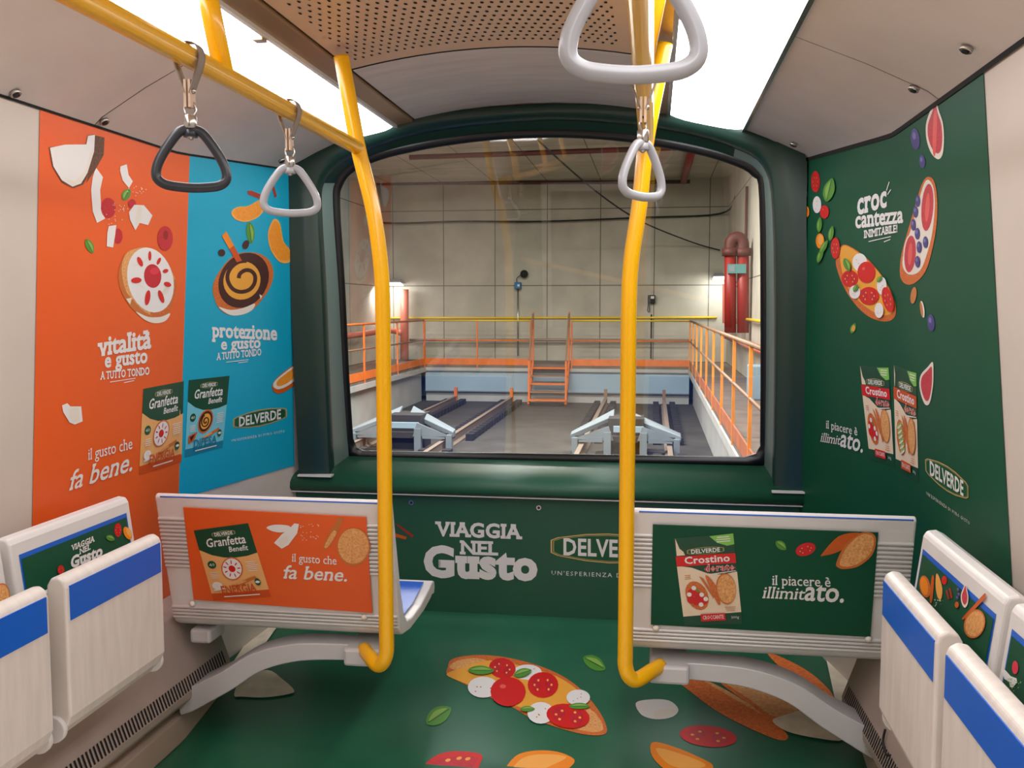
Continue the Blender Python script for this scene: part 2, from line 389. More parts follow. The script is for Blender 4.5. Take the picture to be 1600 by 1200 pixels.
def bag_pack(art, quad, body, band, word, swirl=False):
    l = Local(art, quad)
    l.P([(0, 0), (1, 0), (1, 1), (0, 1)], body)
    l.P([(0, 0.9), (0.5, 0.905), (1, 0.9), (1, 1), (0, 1)], band)
    l.P([(0, 0), (1, 0), (1, 0.40), (0.8, 0.43), (0.6, 0.435), (0.4, 0.42), (0.2, 0.37), (0, 0.28)], 'ink_pack_green')
    logo(l, 0.3, 0.055, 0.72, 0.135)
    l.T('Granfetta', (0.15, 0.255), (0.86, 0.255), 0.115, 'ink_white', bold=0.018, shear=0.18, res=2)
    l.T('Benefit', (0.52, 0.35), (0.86, 0.35), 0.07, 'ink_white', bold=0.018, shear=0.18, res=2)
    l.E(0.15, 0.50, 0.075, 0.055, 'ink_logo_green'); l.T('40', (0.1, 0.52), (0.2, 0.52), 0.04, 'ink_white', res=1)
    (swirl_toast if swirl else sun_toast)(l, 0.48, 0.58, 0.2, 0.155)
    l.P([(0.42, 0.79), (0.84, 0.70), (0.86, 0.735), (0.45, 0.835)], 'ink_crust'); l.P([(0.42, 0.79), (0.65, 0.742), (0.67, 0.765), (0.44, 0.812)], 'ink_bread')
    smallprint(l, 0.74, 0.95, 0.5, 6, 'ink_ivory'); smallprint(l, 0.07, 0.23, 0.6, 4, 'ink_ivory')
    if swirl: l.P([(0.05, 0.73), (0.28, 0.7), (0.2, 0.8), (0.06, 0.84)], 'ink_orange_dk'); l.P([(0.08, 0.75), (0.22, 0.72), (0.12, 0.81)], 'ink_choc')
    else: l.E(0.15, 0.79, 0.09, 0.055, 'ink_white'); l.E(0.16, 0.785, 0.05, 0.03, 'ink_ivory'); l.P([(0.07, 0.84), (0.3, 0.83), (0.3, 0.845), (0.07, 0.86)], 'ink_white')
    l.E(0.86, 0.78, 0.05, 0.05, 'ink_logo_green'); l.E(0.86, 0.78, 0.04, 0.016, 'ink_white')
    l.T(word, (0.2, 0.905), (0.8, 0.905), 0.105, band if swirl else 'ink_energy', bold=0.02, res=2)
    smallprint(l, 0.2, 0.85, 0.94, 1, 'ink_ivory', w=0.014)
def box_pack(art, quad, banner, tagword, green_top=False):
    l = Local(art, quad)
    l.P([(0, 0), (1, 0), (1, 1), (0, 1)], 'ink_pack_green')
    l.P([(0.03, 0.0), (0.08, 0.12), (0.14, 0.16), (0.16, 0.2), (0.02, 0.2)], 'ink_packcream'); l.P([(0.6, 0.01), (1, 0.0), (1, 0.12), (0.88, 0.13), (0.72, 0.09)], 'ink_lime')
    smallprint(l, 0.7, 0.95, 0.025, 3, 'ink_ivory')
    l.P([(0, 0.31), (0.25, 0.345), (0.5, 0.42), (0.75, 0.445), (1, 0.42), (1, 0.87), (0, 0.89)], 'ink_packcream')
    logo(l, 0.2, 0.125, 0.82, 0.205)
    l.P([(0, 0.205), (1, 0.215), (1, 0.325), (0, 0.32)], banner)
    l.T('Crostino', (0.14, 0.295), (0.9, 0.30), 0.075, 'ink_white', bold=0.025, res=2)
    l.T('dorato', (0.45, 0.395), (0.97, 0.40), 0.075, 'ink_white', bold=0.04, shear=0.15, res=1); l.T('dorato', (0.456, 0.395), (0.964, 0.40), 0.072, banner, bold=0.012, shear=0.15, res=2, spacing=1.04)
    l.P([(0.55, 0.425), (0.98, 0.405), (0.98, 0.412), (0.6, 0.435)], 'ink_white')
    l.E(0.28, 0.66, 0.2, 0.155, 'ink_toast', 25)
    if green_top:
        for k in range(6): l.E(0.22 + k * 0.028, 0.55 + k * 0.045, 0.12, 0.02, 'ink_leaf_lt', -15); l.E(0.22 + k * 0.028, 0.565 + k * 0.045, 0.1, 0.012, 'ink_ivory', -15)
    else:
        for x, y in ((0.2, 0.62), (0.3, 0.66), (0.38, 0.72), (0.25, 0.72), (0.17, 0.7)): l.E(x, y, 0.07, 0.045, 'ink_red')
        for x, y in ((0.24, 0.57), (0.15, 0.64), (0.36, 0.65), (0.33, 0.76), (0.42, 0.7)): l.E(x, y, 0.04, 0.025, 'ink_white')
        l.E(0.3, 0.6, 0.03, 0.015, 'ink_leaf', 30)
    l.P([(0.35, 0.44), (0.42, 0.47), (0.58, 0.68), (0.55, 0.7)], 'ink_crust'); l.P([(0.46, 0.46), (0.52, 0.46), (0.64, 0.6), (0.66, 0.76), (0.6, 0.74)], 'ink_toast', True)
    l.E(0.78, 0.6, 0.17, 0.175, 'ink_crust', 12); l.E(0.79, 0.6, 0.155, 0.16, 'ink_bread', 12)
    smallprint(l, 0.1, 0.22, 0.42, 3, 'ink_almond', 0.02, 0.006); smallprint(l, 0.72, 0.92, 0.8, 3, 'ink_almond', 0.02, 0.006)
    l.P([(0.3, 0.865), (0.72, 0.865), (0.72, 0.945), (0.3, 0.945)], banner); l.T(tagword, (0.33, 0.925), (0.69, 0.925), 0.042, 'ink_white', bold=0.01, res=1)
    l.T('300g', (0.82, 0.93), (0.95, 0.93), 0.028, 'ink_white', res=1)
def tomato(a, x, y, rx, ry, rot=0, org=(0, 0), k=1.0, seeds=True):
    a.E(x, y, rx, ry, 'ink_red', rot, org, k)
    if seeds:
        ca, sa = math.cos(math.radians(rot)), math.sin(math.radians(rot)); R = lambda u, v: (x + u * rx * ca - v * ry * sa, y + u * rx * sa + v * ry * ca)
        for sg in (-1, 1):
            c = R(0.42 * sg, 0.08 * sg); a.E(c[0], c[1], rx * 0.3, ry * 0.62, 'ink_berry', rot, org, k, 12)
            for u, v in ((0.3, -0.35), (0.55, 0.02), (0.36, 0.38)):
                c = R(u * sg, v); a.E(c[0], c[1], rx * 0.07, ry * 0.10, 'ink_orange_lt', rot, org, k, 7)
    else: a.E(x - rx * 0.3, y - ry * 0.35, rx * 0.18, ry * 0.14, 'ink_salmon', rot, org, k, 10)
def mozz(a, x, y, rx, ry, rot=0, org=(0, 0), k=1.0):
    a.E(x, y, rx, ry, 'ink_white', rot, org, k)
    for _ in range(4): a.E(x + random.uniform(-.5, .5) * rx, y + random.uniform(-.5, .5) * ry, rx * 0.06, ry * 0.06, 'ink_crust', 0, org, k, 6)
def basil(a, x, y, rx, ry, rot=0, org=(0, 0), k=1.0):
    ca, sa = math.cos(math.radians(rot)), math.sin(math.radians(rot))
    def R(u, v): return (x + u * rx * ca - v * ry * sa, y + u * rx * sa + v * ry * ca)
    a.P([R(-1, 0), R(-.5, -.85), (R(.2, -1)), R(.75, -.55), R(1.05, 0), R(.7, .6), R(.1, .95), R(-.6, .75)], 'ink_leaf', True, org, k)
    a.P([R(-.8, -.05), R(0, -.7), R(.8, -.2), R(.2, -.1)], 'ink_leaf_lt', True, org, k); a.line([R(-.9, .05), R(0, .05), R(.9, 0)], 0.12 * min(rx, ry) / k, 'ink_leaf_dk', org, k)
def berry(a, x, y, rx, ry, rot=0, org=(0, 0), k=1.0):
    a.E(x, y, rx, ry, 'ink_purple', rot, org, k); a.E(x - rx * .25, y - ry * .3, rx * .4, ry * .35, 'ink_purple_lt', rot, org, k, 10)
def figshape(a, pts, inner, org, k):
    a.P(pts, 'ink_ivory', True, org, k)
    c = Vector((sum(p[0] for p in pts) / len(pts), sum(p[1] for p in pts) / len(pts)))
    a.P([tuple(c + (Vector(p) - c) * inner + Vector((0, 4 * 0))) for p in pts], 'ink_fig', True, org, k)
# ------------------------------------------------------------------ the car's shell
XC = -0.437
YB = -3.2                                             # the car carries on behind the camera
def fL(Y, z):
    a = -1.705 + (z - 0.87) * 0.0647
    return a if Y <= 3.2 else a + (-1.558 - a) * (Y - 3.2) / 0.8
def fR(Y, z):
    a = 0.828 - (z - 0.87) * 0.0914
    if Y <= 3.0: return a
    t = Y - 3.0; f = t * t / (2 * 0.25 * 0.875) if t < 0.25 else (t - 0.125) / 0.875
    return a + (0.60 - a) * f
SURF_L = WallSurf(fL, 1, tuple(range(270, 472, 8))); SURF_R = WallSurf(fR, -1, tuple(range(1290, 1380, 8)) + tuple(range(1380, 1440, 2)))
RAMP_A, RAMP_B = (2.95, 0.0), (3.9, 0.14)
SURF_F = Plane((0, RAMP_A[0], 0), (0, -(RAMP_B[1] - RAMP_A[1]), RAMP_B[0] - RAMP_A[0]))
YP = 3.98
SURF_P = Plane((0, YP, 0), (0, -1, 0))
def sheet(name, f, ys, zs, off, m, parent=None, kind=None):
    mb = MB(); mb.loft([[(f(y, z) + off, y, z) for z in zs] for y in ys], m); return mb.build(name, parent, kind=kind)
yl = [YB, 0, 1.5, 2.37, 3.2, 3.6, 4.02]; yr = [YB, 0, 1.5, 2.3, 3.0] + [3.0 + 0.025 * i for i in range(1, 12)] + [3.5, 3.75, 4.02]
zz = [-0.02, 0.87, 1.45, 2.03, 2.16]
sheet('wall_left', fL, yl, zz, 0, 'cream', kind='structure')
sheet('wall_right', fR, yr, zz, 0, 'cream', kind='structure')
wb = MB().box((-1.78, YB - 0.05, -0.02), (0.95, YB, 2.5), 'green_poster').build('wall_back', kind='structure')
dr_ = MB().box((-1.25, YB - 0.02, 0.0), (-0.15, YB + 0.02, 1.64), 'rear_door').build('door_1', kind='structure')
fr_ = MB(); fr_.box((-1.36, YB, 0.0), (-1.25, YB + 0.05, 1.74), 'white_trim'); fr_.box((-0.15, YB, 0.0), (-0.06, YB + 0.05, 1.74), 'white_trim'); fr_.box((-1.25, YB, 1.64), (-0.15, YB + 0.05, 1.74), 'white_trim'); fr_.build('door_frame', dr_)
# floor with ramp up to the front panel and a rolled edge
MB().loft([[(x, y, 0.0) for x in (-1.74, 0.92)] for y in (YB, 2.5)], 'rear_floor').build('floor_rear', kind='structure')
fp = [(2.5, 0.0), (2.93, 0.0), (2.99, 0.005), (3.3, RAMP_A[1] + (3.3 - 2.95) * 0.1474), (3.6, 0.0958), (3.86, 0.1341), (3.89, 0.141), (3.915, 0.150), (3.935, 0.158), (3.955, 0.163), (4.0, 0.165)]
mb = MB(); mb.loft([[(x, y, z) for x in (-1.74, -0.437, 0.92)] for y, z in fp], 'green_floor'); floor = mb.build('floor', kind='structure')
# ceiling: outer sloping panels, trim strips, perforated centre, plain arch
LO_L, LI_L, LI_R, LO_R = (-1.30, 2.215), (-1.075, 2.262), (0.045, 2.275), (0.355, 2.205)    # edges of the two light strips
PE_L, PE_R = (-1.0, 2.285), (-0.075, 2.30)
def zl(Y): return 2.03 + max(0, Y - 3.1) * 0.07
ceil = MB()
for f, (xo, zo) in ((fL, LO_L), (fR, LO_R)):
    for ya, yb in ((YB, 2.62), (2.624, 4.0)):
        ys = [ya + (yb - ya) * i / 6 for i in range(7)] if yb < 3 else [ya + (yb - ya) * i / 14 for i in range(15)]
        rows = []
        for y in ys:
            xw = f(y, zl(y)); rows.append([(xw, y, zl(y)), (xw + (xo - xw) * 0.08, y, zl(y) + (zo - zl(y)) * 0.13), (xw + (xo - xw) * 0.5, y, zl(y) + (zo - zl(y)) * 0.56), (xo, y, zo)])
        ceil.loft(rows, 'ceiling_beige')
    ceil.loft([[(fw, y, zl(y) + 0.003), (fw + (xo - fw) * 0.08, y, zl(y) + (zo - zl(y)) * 0.13 + 0.004), (fw + (xo - fw) * 0.5, y, zl(y) + (zo - zl(y)) * 0.56 + 0.004), (xo, y, zo + 0.004)] for y in (2.60, 2.65) for fw in (f(y, zl(y)),)], 'black')
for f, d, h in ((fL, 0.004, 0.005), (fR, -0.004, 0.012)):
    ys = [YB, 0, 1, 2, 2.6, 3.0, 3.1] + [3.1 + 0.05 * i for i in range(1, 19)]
    MB().loft([[(f(y, zl(y)) + d, y, zl(y) - h), (f(y, zl(y)) + d, y, zl(y) + 0.002), (f(y, zl(y)), y, zl(y) + 0.004)] for y in ys], 'hole', False).build('shade_strip', kind='structure')  # dark strip painting in the shade gap between wall and ceiling
def arch(u): return 0.045 * (1 - (2 * u - 1) ** 2)
def archpt(u, y, dz=0): return (PE_L[0] + (PE_R[0] - PE_L[0]) * u, y, PE_L[1] + (PE_R[1] - PE_L[1]) * u + arch(u) + dz)
us = [i / 16 for i in range(17)]
ceil.loft([[archpt(u, y) for u in us] for y in (3.115, 4.0)], 'ceiling_arch')
ceil.loft([[archpt(u, y, 0.002) for u in us] for y in (3.08, 3.13)], 'black')
for a, b in ((LI_L, PE_L), (PE_R, LI_R)):
    s = 1 if a is LI_L else -1
    ceil.prism([(a[0], a[1]), (b[0] - s * 0.008 if s > 0 else b[0], b[1] - 0.012), (b[0] - s * 0.008 if s > 0 else b[0], b[1] + 0.04), (a[0], a[1] + 0.04)] if s > 0 else
               [(a[0] + 0.008, a[1] - 0.012), (b[0], b[1]), (b[0], b[1] + 0.04), (a[0] + 0.008, a[1] + 0.04)], YB, 4.0, 'trim_bronze', 'y')
ceil.box((-1.75, YB, 2.40), (0.95, 4.05, 2.44), 'black')
ceiling = ceil.build('ceiling', kind='structure')
# perforated panel: real hole discs sunk in the sheet
pg = MB(); pg.loft([[archpt(u, y) for u in us] for y in (1.4, 3.10)], 'perforated'); pg.loft([[archpt(u, y) for u in us] for y in (YB, 1.395)], 'perforated')
nx = 31; rowy = 0.040; j = 0; y = 3.01; 
while y > 1.9:
    for i in range(nx):
        u = 0.045 + (i + (0.5 if j % 2 else 0)) / nx * 0.92
        if u > 0.965: continue
        c = Vector(archpt(u, y, -0.0006)); r = 0.0056
        pg.add([c + Vector((math.cos(t) * r, math.sin(t) * r * 1.7, 0)) for t in (2 * math.pi * k / 8 for k in range(8))], [tuple(range(8))], 'hole')
    y -= rowy; j += 1
vent = pg.build('ceiling_vent_panel'); tag(vent, 'bronze perforated ceiling panel full of small round holes', 'ceiling vent')
# ceiling screws
PL_L = Plane((-1.63, 0, 2.03), (-(LO_L[1] - 2.03), 0, (LO_L[0] + 1.63))); PL_R = Plane((0.722, 0, 2.03), ((LO_R[1] - 2.03), 0, -(LO_R[0] - 0.722)))
for pl, pts in ((PL_L, ((24, 146), (163, 190), (440, 251))), (PL_R, ((1510, 77), (1428, 139), (1240, 226)))):
    n = pl.n if pl.n.z < 0 else -pl.n
    for x, y in pts:
        p = pl.hit(x, y); q = MB(); q.tube([p - n * 0.004, p + n * 0.005], 0.014, 'steel', 16); q.tube([p + n * 0.005, p + n * 0.008], 0.009, 'black', 10); q.build('bolt', ceiling)
# ceiling lights: two modules a side in view, more behind the camera
def light_module(a, b, y0, y1, label):
    t = empty('ceiling_light', ((a[0] + b[0]) / 2, (y0 + y1) / 2, (a[1] + b[1]) / 2), label, 'ceiling light', 'ceiling light panels')
    d = MB(); ins = 0.014
    u = (Vector((b[0], 0, b[1])) - Vector((a[0], 0, a[1]))).normalized()
    A = Vector((a[0], 0, a[1])) + u * ins; B = Vector((b[0], 0, b[1])) - u * ins
    d.loft([[(A.x + (B.x - A.x) * q, y, A.z + (B.z - A.z) * q - 0.012 * (1 - (2 * q - 1) ** 4)) for q in (0, .04, .1, .2, .35, .5, .65, .8, .9, .96, 1)] for y in (y0 + 0.001, y1 - 0.001)], 'diffuser', True); d.build('diffuser', t)
    for c, sgn in ((Vector((a[0], 0, a[1])), 1), (Vector((b[0], 0, b[1])), -1)):
        f = MB(); f.bar(c + u * (sgn * ins * 0.5) + Vector((0, y0, -0.003)), c + u * (sgn * ins * 0.5) + Vector((0, y1, -0.003)), ins, 0.014, 'steel' if c.x > 0 else 'white_trim'); f.build('frame_rail', t)
    if y1 > 3 and y0 > 2:
        q = (B if a[0] < -1 else A); sgn = -1 if a[0] < -1 else 1
        MB().box((q.x + min(0, sgn * 0.03), y0 + 0.03, q.z - 0.016), (q.x + max(0, sgn * 0.03), y0 + 0.065, q.z - 0.002), 'trim_bronze').build('latch', t)
    return t
for (a, b, s) in ((LO_L, LI_L, 'left'), (LI_R, LO_R, 'right')):
    for y0, y1, w in ((2.55, 3.97, 'far'), (1.0, 2.549, 'near'), (-0.6, 0.999, 'x'), (-2.2, -0.601, 'x')):
        if w == 'x': lab = 'white ceiling light panel further back in the car'
        else: lab = 'white ceiling light panel above the %s handrail, %s' % ('two-strap' if s == 'left' else 'large loop strap\'s', 'reaching the window header' if w == 'far' else 'nearer the middle of the car')
        light_module(a, b, y0, y1, lab)
# ------------------------------------------------------------------ front wall round the window
YG = 4.2
outer = [(468, 760), (460, 600), (455, 480), (450, 350), (444, 266), (490, 240), (545, 213), (622, 184), (700, 173), (800, 166), (900, 162), (985, 161), (1037, 168), (1155, 196), (1210, 221), (1257, 237), (1260, 350), (1264, 560), (1274, 785)]
face = [(516, 752), (509, 600), (503, 450), (496, 330), (499, 284), (528, 252), (575, 229), (630, 211), (700, 197), (800, 187), (870, 184), (940, 187), (1010, 194), (1090, 209), (1150, 228), (1194, 256), (1210, 330), (1213, 560), (1209, 775)]
glassp = [(549, 708), (542, 600), (535, 450), (527, 320), (531, 286), (550, 263), (592, 245), (640, 233), (700, 222), (780, 213), (860, 210), (940, 213), (1010, 221), (1090, 236), (1145, 252), (1180, 271), (1191, 310), (1193, 560), (1192, 719)]
def lerp(A, B, t): return [a + (b - a) * t for a, b in zip(A, B)]
O = [onY(x, y, 3.95) for x, y in outer]; O2 = [p + Vector((0, 0.02, 0)) for p in O]
Fc = [onY(x, y, 3.97) for x, y in face]; G = [onY(x, y, YG - 0.12 * max(0, min(1, (712 - y) / 500))) for x, y in glassp]
def sm(P): return spline(P, 4)
wf = MB()
top_w = [1 if 5 <= i <= 14 else (0.5 if i in (4, 15) else 0.0) for i in range(19)]
R0 = [a.lerp(b, 0.45) + Vector((0, -0.014 * w, 0)) for a, b, w in zip(O, Fc, top_w)]; R1 = [a.lerp(b, 0.97 - 0.15 * w) + Vector((0, -0.004 * w, 0)) for a, b, w in zip(O, Fc, top_w)]
R2 = [p + Vector((0, 0.004 + 0.008 * w, 0)) for p, w in zip(Fc, top_w)]; R3 = [a + Vector((0, 0.045, 0)) + (b - a) * 0.06 for a, b in zip(Fc, G)]
wf.loft([sm(O), sm(R0), sm(R1), sm(R2), sm(R3)], 'green_header')
wallf = wf.build('wall_front', kind='structure')
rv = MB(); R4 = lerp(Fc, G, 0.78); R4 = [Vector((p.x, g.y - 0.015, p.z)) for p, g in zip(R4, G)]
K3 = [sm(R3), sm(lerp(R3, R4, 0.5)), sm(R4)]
for i0, i1, m in ((0, 17, 'reveal_lit'), (16, 57, 'green_header'), (56, 73, 'reveal_lit')): rv.loft([r[i0:i1] for r in K3], m)  # sides coloured lighter and top darker, painting in how light falls on the reveal
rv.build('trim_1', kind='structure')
# outer edge return so that nothing shows between shell and front wall
MB().loft([sm(O), sm([p + Vector((0, 0.3, 0)) for p in O])], 'green_header').build('trim_2', kind='structure')
# window: gasket ring + pane
win = empty('window_1', onY(860, 712, YG), 'x', 'x'); del win['label']; del win['category']; win['kind'] = 'structure'
loopg = sm(G); bl, br = loopg[0], loopg[-1]
cg = Vector((-0.44, YG, 1.5))
def scl(P, k): return [Vector((cg.x + (p.x - cg.x) * (1 - k / 0.9), p.y, cg.z + (p.z - cg.z) * (1 - k / 0.65))) for p in P]
corner = lambda P: P[:-1] + [P[-1] + Vector((-0.0, 0, 0.03)), P[-1] + Vector((-0.03, 0, 0.0))] + [P[0] + Vector((0.03, 0, 0.0)), P[0] + Vector((0, 0, 0.03))] + P[1:1]
Gc = [loopg[0] + Vector((0, 0, 0.05))] + loopg[1:-1] + [loopg[-1] + Vector((0, 0, 0.05)), loopg[-1] + Vector((-0.02, 0, 0.015)), loopg[-1] + Vector((-0.07, 0, 0.0)), loopg[0] + Vector((0.05, 0, 0.0)), loopg[0] + Vector((0.014, 0, 0.013))]
gk = MB()
gk.loft([scl(Gc, -0.035), [p + Vector((0, -0.018, 0)) for p in scl(Gc, -0.03)], [p + Vector((0, -0.024, 0)) for p in scl(Gc, -0.008)], [p + Vector((0, -0.016, 0)) for p in scl(Gc, 0.010)], scl(Gc, 0.013)], 'gasket', True, True)
gk.build('window_gasket', win)
pm = MB(); pm.add(scl(Gc, -0.02), [tuple(range(len(Gc)))], 'window_glass'); pane = pm.build('window_pane', win)
# sill and front panel
def sill_pt(px, py, Y): return onY(px, py, Y).z
s_top = sill_pt(870, 720, YG - 0.01); s_mid = sill_pt(870, 748, 3.99); s_bot = sill_pt(870, 776, YP - 0.012)
XL, XR = -1.60, 0.66
sill = MB(); prof = [(YG + 0.02, s_top + 0.005), (YG - 0.03, s_top), (4.03, s_mid + 0.02), (3.975, s_mid - 0.002), (3.95, s_mid - 0.018), (3.937, s_mid - 0.036), (3.935, s_bot + 0.012), (3.945, s_bot), (YP + 0.03, s_bot - 0.004), (YG + 0.02, s_bot - 0.004)]
sill.prism(prof, XL, XR, 'green_wrap', 'x', True); sill.build('trim_3', kind='structure')
MB().prism([(3.948, s_bot - 0.004), (3.948, s_bot - 0.009), (YP + 0.02, s_bot - 0.009), (YP + 0.02, s_bot - 0.004)], XL, XR, 'white_trim').build('trim_4', kind='structure')
for a, b in ((( 466, 746), (518, 744)), ((1206, 764), (1276, 770))):
    p, q = onY(*a, 3.94), onY(*b, 3.94); MB().box((p.x, 3.93, q.z - 0.004), (q.x, 4.0, q.z + 0.004), 'white_trim').build('trim_5', kind='structure')
panel = MB().box((-1.62, YP, 0.10), (0.68, YP + 0.05, s_bot + 0.03), 'green_wrap').build('wall_front_panel', kind='structure')
for x, y in ((643, 785), (842, 793)):
    p = onY(x, y, YP); q = MB(); q.tube([p, p + Vector((0, -0.006, 0))], 0.011, 'steel', 16); q.tube([p + Vector((0, -0.006, 0)), p + Vector((0, -0.0075, 0))], 0.006, 'black', 8); q.build('bolt', panel)
# shed-side shell of the car front so light cannot leak round the window
sh = MB(); sh.box((-1.8, 4.02, -0.1), (-1.62, 4.26, 2.5), 'black'); sh.box((0.68, 4.02, -0.1), (0.95, 4.26, 2.5), 'black'); sh.box((-1.8, 4.06, -0.1), (0.95, 4.26, 0.6), 'black'); sh.box((-1.8, 4.02, 2.32), (0.95, 4.26, 2.5), 'black')
sh.box((-1.8, YB, -0.08), (0.95, 4.0, -0.03), 'black'); sh.box((-1.84, YB, -0.08), (-1.8, 4.26, 2.5), 'black'); sh.box((0.95, YB, -0.08), (0.99, 4.26, 2.5), 'black')
sh.build('wall_outer_shell', kind='structure')
# ------------------------------------------------------------------ posters on the side walls
def wrap(name, f, off, corners_y, zs, m, label):
    y0, y1 = corners_y; n = 26
    mb = MB(); mb.loft([[(f(y0 + (y1 - y0) * i / n, z) + off, y0 + (y1 - y0) * i / n, z) for z in zs] for i in range(n + 1)], m)
    return tag(mb.build(name), label, 'poster')
zs = [0.45, 0.87, 1.45, 2.06]
po = wrap('wall_poster', fL, 0.002, (2.37, 3.2), zs, 'orange_wrap', 'orange poster on the cream wall with coconut, raspberries and cream toast')
pb = wrap('wall_poster', fL, 0.002, (3.2, 3.965), [0.80, 1.2, 1.6, 2.12], 'blue_wrap', 'turquoise poster with orange slices and a chocolate swirl toast')
prr = wrap('wall_poster', fR, -0.002, (2.29, 3.975), zs + [2.12], 'green_poster', 'dark green poster with figs, blueberries and a tomato toast')
R1o, R1k = (0, 150), 3.0; R2o, R2k = (0, 480), 3.0; R4o, R4k = (170, 360), 5.517; R5o, R5k = (210, 570), 6.4
def A_(surf): return Art(surf, 0.0032)
# -- orange
a = A_(SURF_L); o, k = R1o, R1k
a.P([(225, 240), (400, 225), (405, 185), (440, 180), (440, 250), (415, 360), (385, 415), (340, 432), (285, 405), (240, 330)], 'ink_husk', False, o, k)
a.P([(430, 182), (485, 195), (482, 275), (440, 350), (400, 408), (425, 300)], 'ink_husk', False, o, k)
a.P([(229, 243), (300, 228), (400, 227), (407, 187), (440, 182), (436, 260), (405, 360), (375, 410), (335, 425), (285, 395), (245, 330)], 'ink_white', False, o, k)
a.P([(300, 390), (345, 400), (395, 350), (425, 250), (432, 258), (404, 358), (374, 408), (335, 422)], 'ink_ivory', False, o, k)
a.build('printed_coconut', po)
a = A_(SURF_L)
a.P([(445, 335), (478, 380), (465, 440), (470, 530), (488, 575), (450, 595), (430, 540), (422, 440), (430, 380)], 'ink_white', False, o, k); a.flush('printed_coconut_shaving', po)
a.P([(560, 330), (590, 320), (598, 370), (618, 400), (600, 432), (570, 395), (558, 350)], 'ink_white', False, o, k); a.flush('printed_coconut_shaving', po)
a.P([(600, 545), (625, 510), (670, 512), (710, 560), (690, 605), (650, 595), (630, 630), (605, 580)], 'ink_white', False, o, k)
a.P([(640, 520), (660, 525), (650, 590), (630, 600)], 'ink_ivory', True, o, k); a.flush('printed_coconut_shaving', po)
a.P([(505, 610), (540, 605), (535, 650), (525, 710), (495, 705), (498, 640)], 'ink_white', False, o, k); a.flush('printed_coconut_shaving', po)
a.P([(285, 460), (310, 450), (325, 465), (375, 465), (382, 535), (345, 550), (320, 540), (290, 490)], 'ink_white', False, R2o, R2k)
a.P([(320, 480), (360, 475), (365, 530), (335, 535)], 'ink_ivory', True, R2o, R2k); a.flush('printed_coconut_shaving', po)
for _ in range(40):
    x, y = random.choice(((550, 520), (640, 440), (530, 570))); a.E(x + random.gauss(0, 22), y + random.gauss(0, 16), 2.2, 2.2, 'ink_ivory', 0, o, k, 6)
a.build('printed_crumbs', po)
a = A_(SURF_L)
for x, y, rx, ry in ((503, 525, 35, 48), (615, 505, 18, 22), (548, 657, 22, 36)): a.E(x, y, rx, ry, 'ink_berry', 0, o, k); a.flush('printed_raspberry', po)
a.E(770, 668, 36, 58, 'ink_berry', 0, o, k); a.E(772, 652, 12, 22, 'ink_red_dark', 0, o, k)
a.build('printed_raspberry', po)
a = A_(SURF_L); basil(a, 588, 462, 30, 20, -60, o, k); a.flush('printed_leaf', po); basil(a, 415, 703, 36, 18, 65, o, k); a.build('printed_leaf', po)
a = A_(SURF_L); o, k = R4o, R4k
a.P([(150, 190), (250, 150), (340, 150), (440, 200), (520, 330), (575, 440), (560, 560), (520, 700), (480, 780), (390, 800), (300, 770), (200, 680), (150, 620), (90, 500), (75, 380), (100, 270)], 'ink_crust', True, o, k)
a.P([(150, 190), (250, 150), (340, 150), (440, 200), (520, 330), (570, 440), (555, 580), (500, 690), (400, 740), (300, 700), (200, 600), (140, 520), (105, 380), (110, 270)], 'ink_bread', True, o, k)
a.P([(470, 560), (560, 420), (572, 520), (520, 690), (400, 740), (350, 700)], 'ink_toast', True, o, k)
a.P([(225, 700), (330, 745), (440, 745), (520, 715), (480, 780), (390, 800), (300, 770)], 'ink_ivory', True, o, k)
a.P([(140, 590), (190, 580), (175, 640)], 'ink_ivory', False, o, k)
a.E(350, 428, 196, 284, 'ink_white', -14, o, k, 32)
for pts in ([(170, 300), (250, 290), (330, 230), (330, 245), (250, 305)], [(430, 560), (500, 500), (520, 430), (500, 540)], [(220, 460), (290, 500), (280, 480)]): a.P(pts, 'ink_ivory', True, o, k)
a.E(368, 393, 75, 103, 'ink_berry', -5, o, k); a.E(385, 350, 40, 30, 'ink_pink', -15, o, k); 
for x, y, rx, ry, r in ((343, 220, 14, 42, 0), (258, 270, 20, 45, -25), (420, 265, 14, 33, 25), (478, 350, 25, 17, -15), (495, 465, 33, 20, 20), (440, 570, 20, 58, -20), (323, 580, 22, 65, 8), (225, 430, 45, 25, -3)): a.E(x, y, rx, ry, 'ink_red', r, o, k)
a.build('printed_toast', po)
a = A_(SURF_L)
SL = dict(bold=0.032, serif=0.05)
a.T('vitalità', (151, 556), (235, 543), 28, 'ink_white', **SL); a.T('e gusto', (162, 574), (229, 566), 22, 'ink_white', **SL); a.T('A TUTTO TONDO', (155, 593), (232, 585), 11.5, 'ink_white', bold=0.03, serif=0.06, res=2)
a.line([(170, 597), (210, 591)], 1.2, 'ink_white'); a.line([(192, 598), (208, 594.5)], 1.2, 'ink_white')
a.T('il gusto che', (136, 719), (205, 701), 17.5, 'ink_white', bold=0.004, serif=0.035); a.T('fa bene.', (104, 767), (204, 735), 31, 'ink_white', bold=0.012, serif=0.03, shear=0.22)
a.build('lettering', po)
a = A_(SURF_L); bag_pack(a, [(222.5, 607.5), (286.0, 595.5), (282.5, 721), (216, 742)], 'ink_tan', 'ink_energy', 'ENERGIA'); a.build('printed_packet', po)
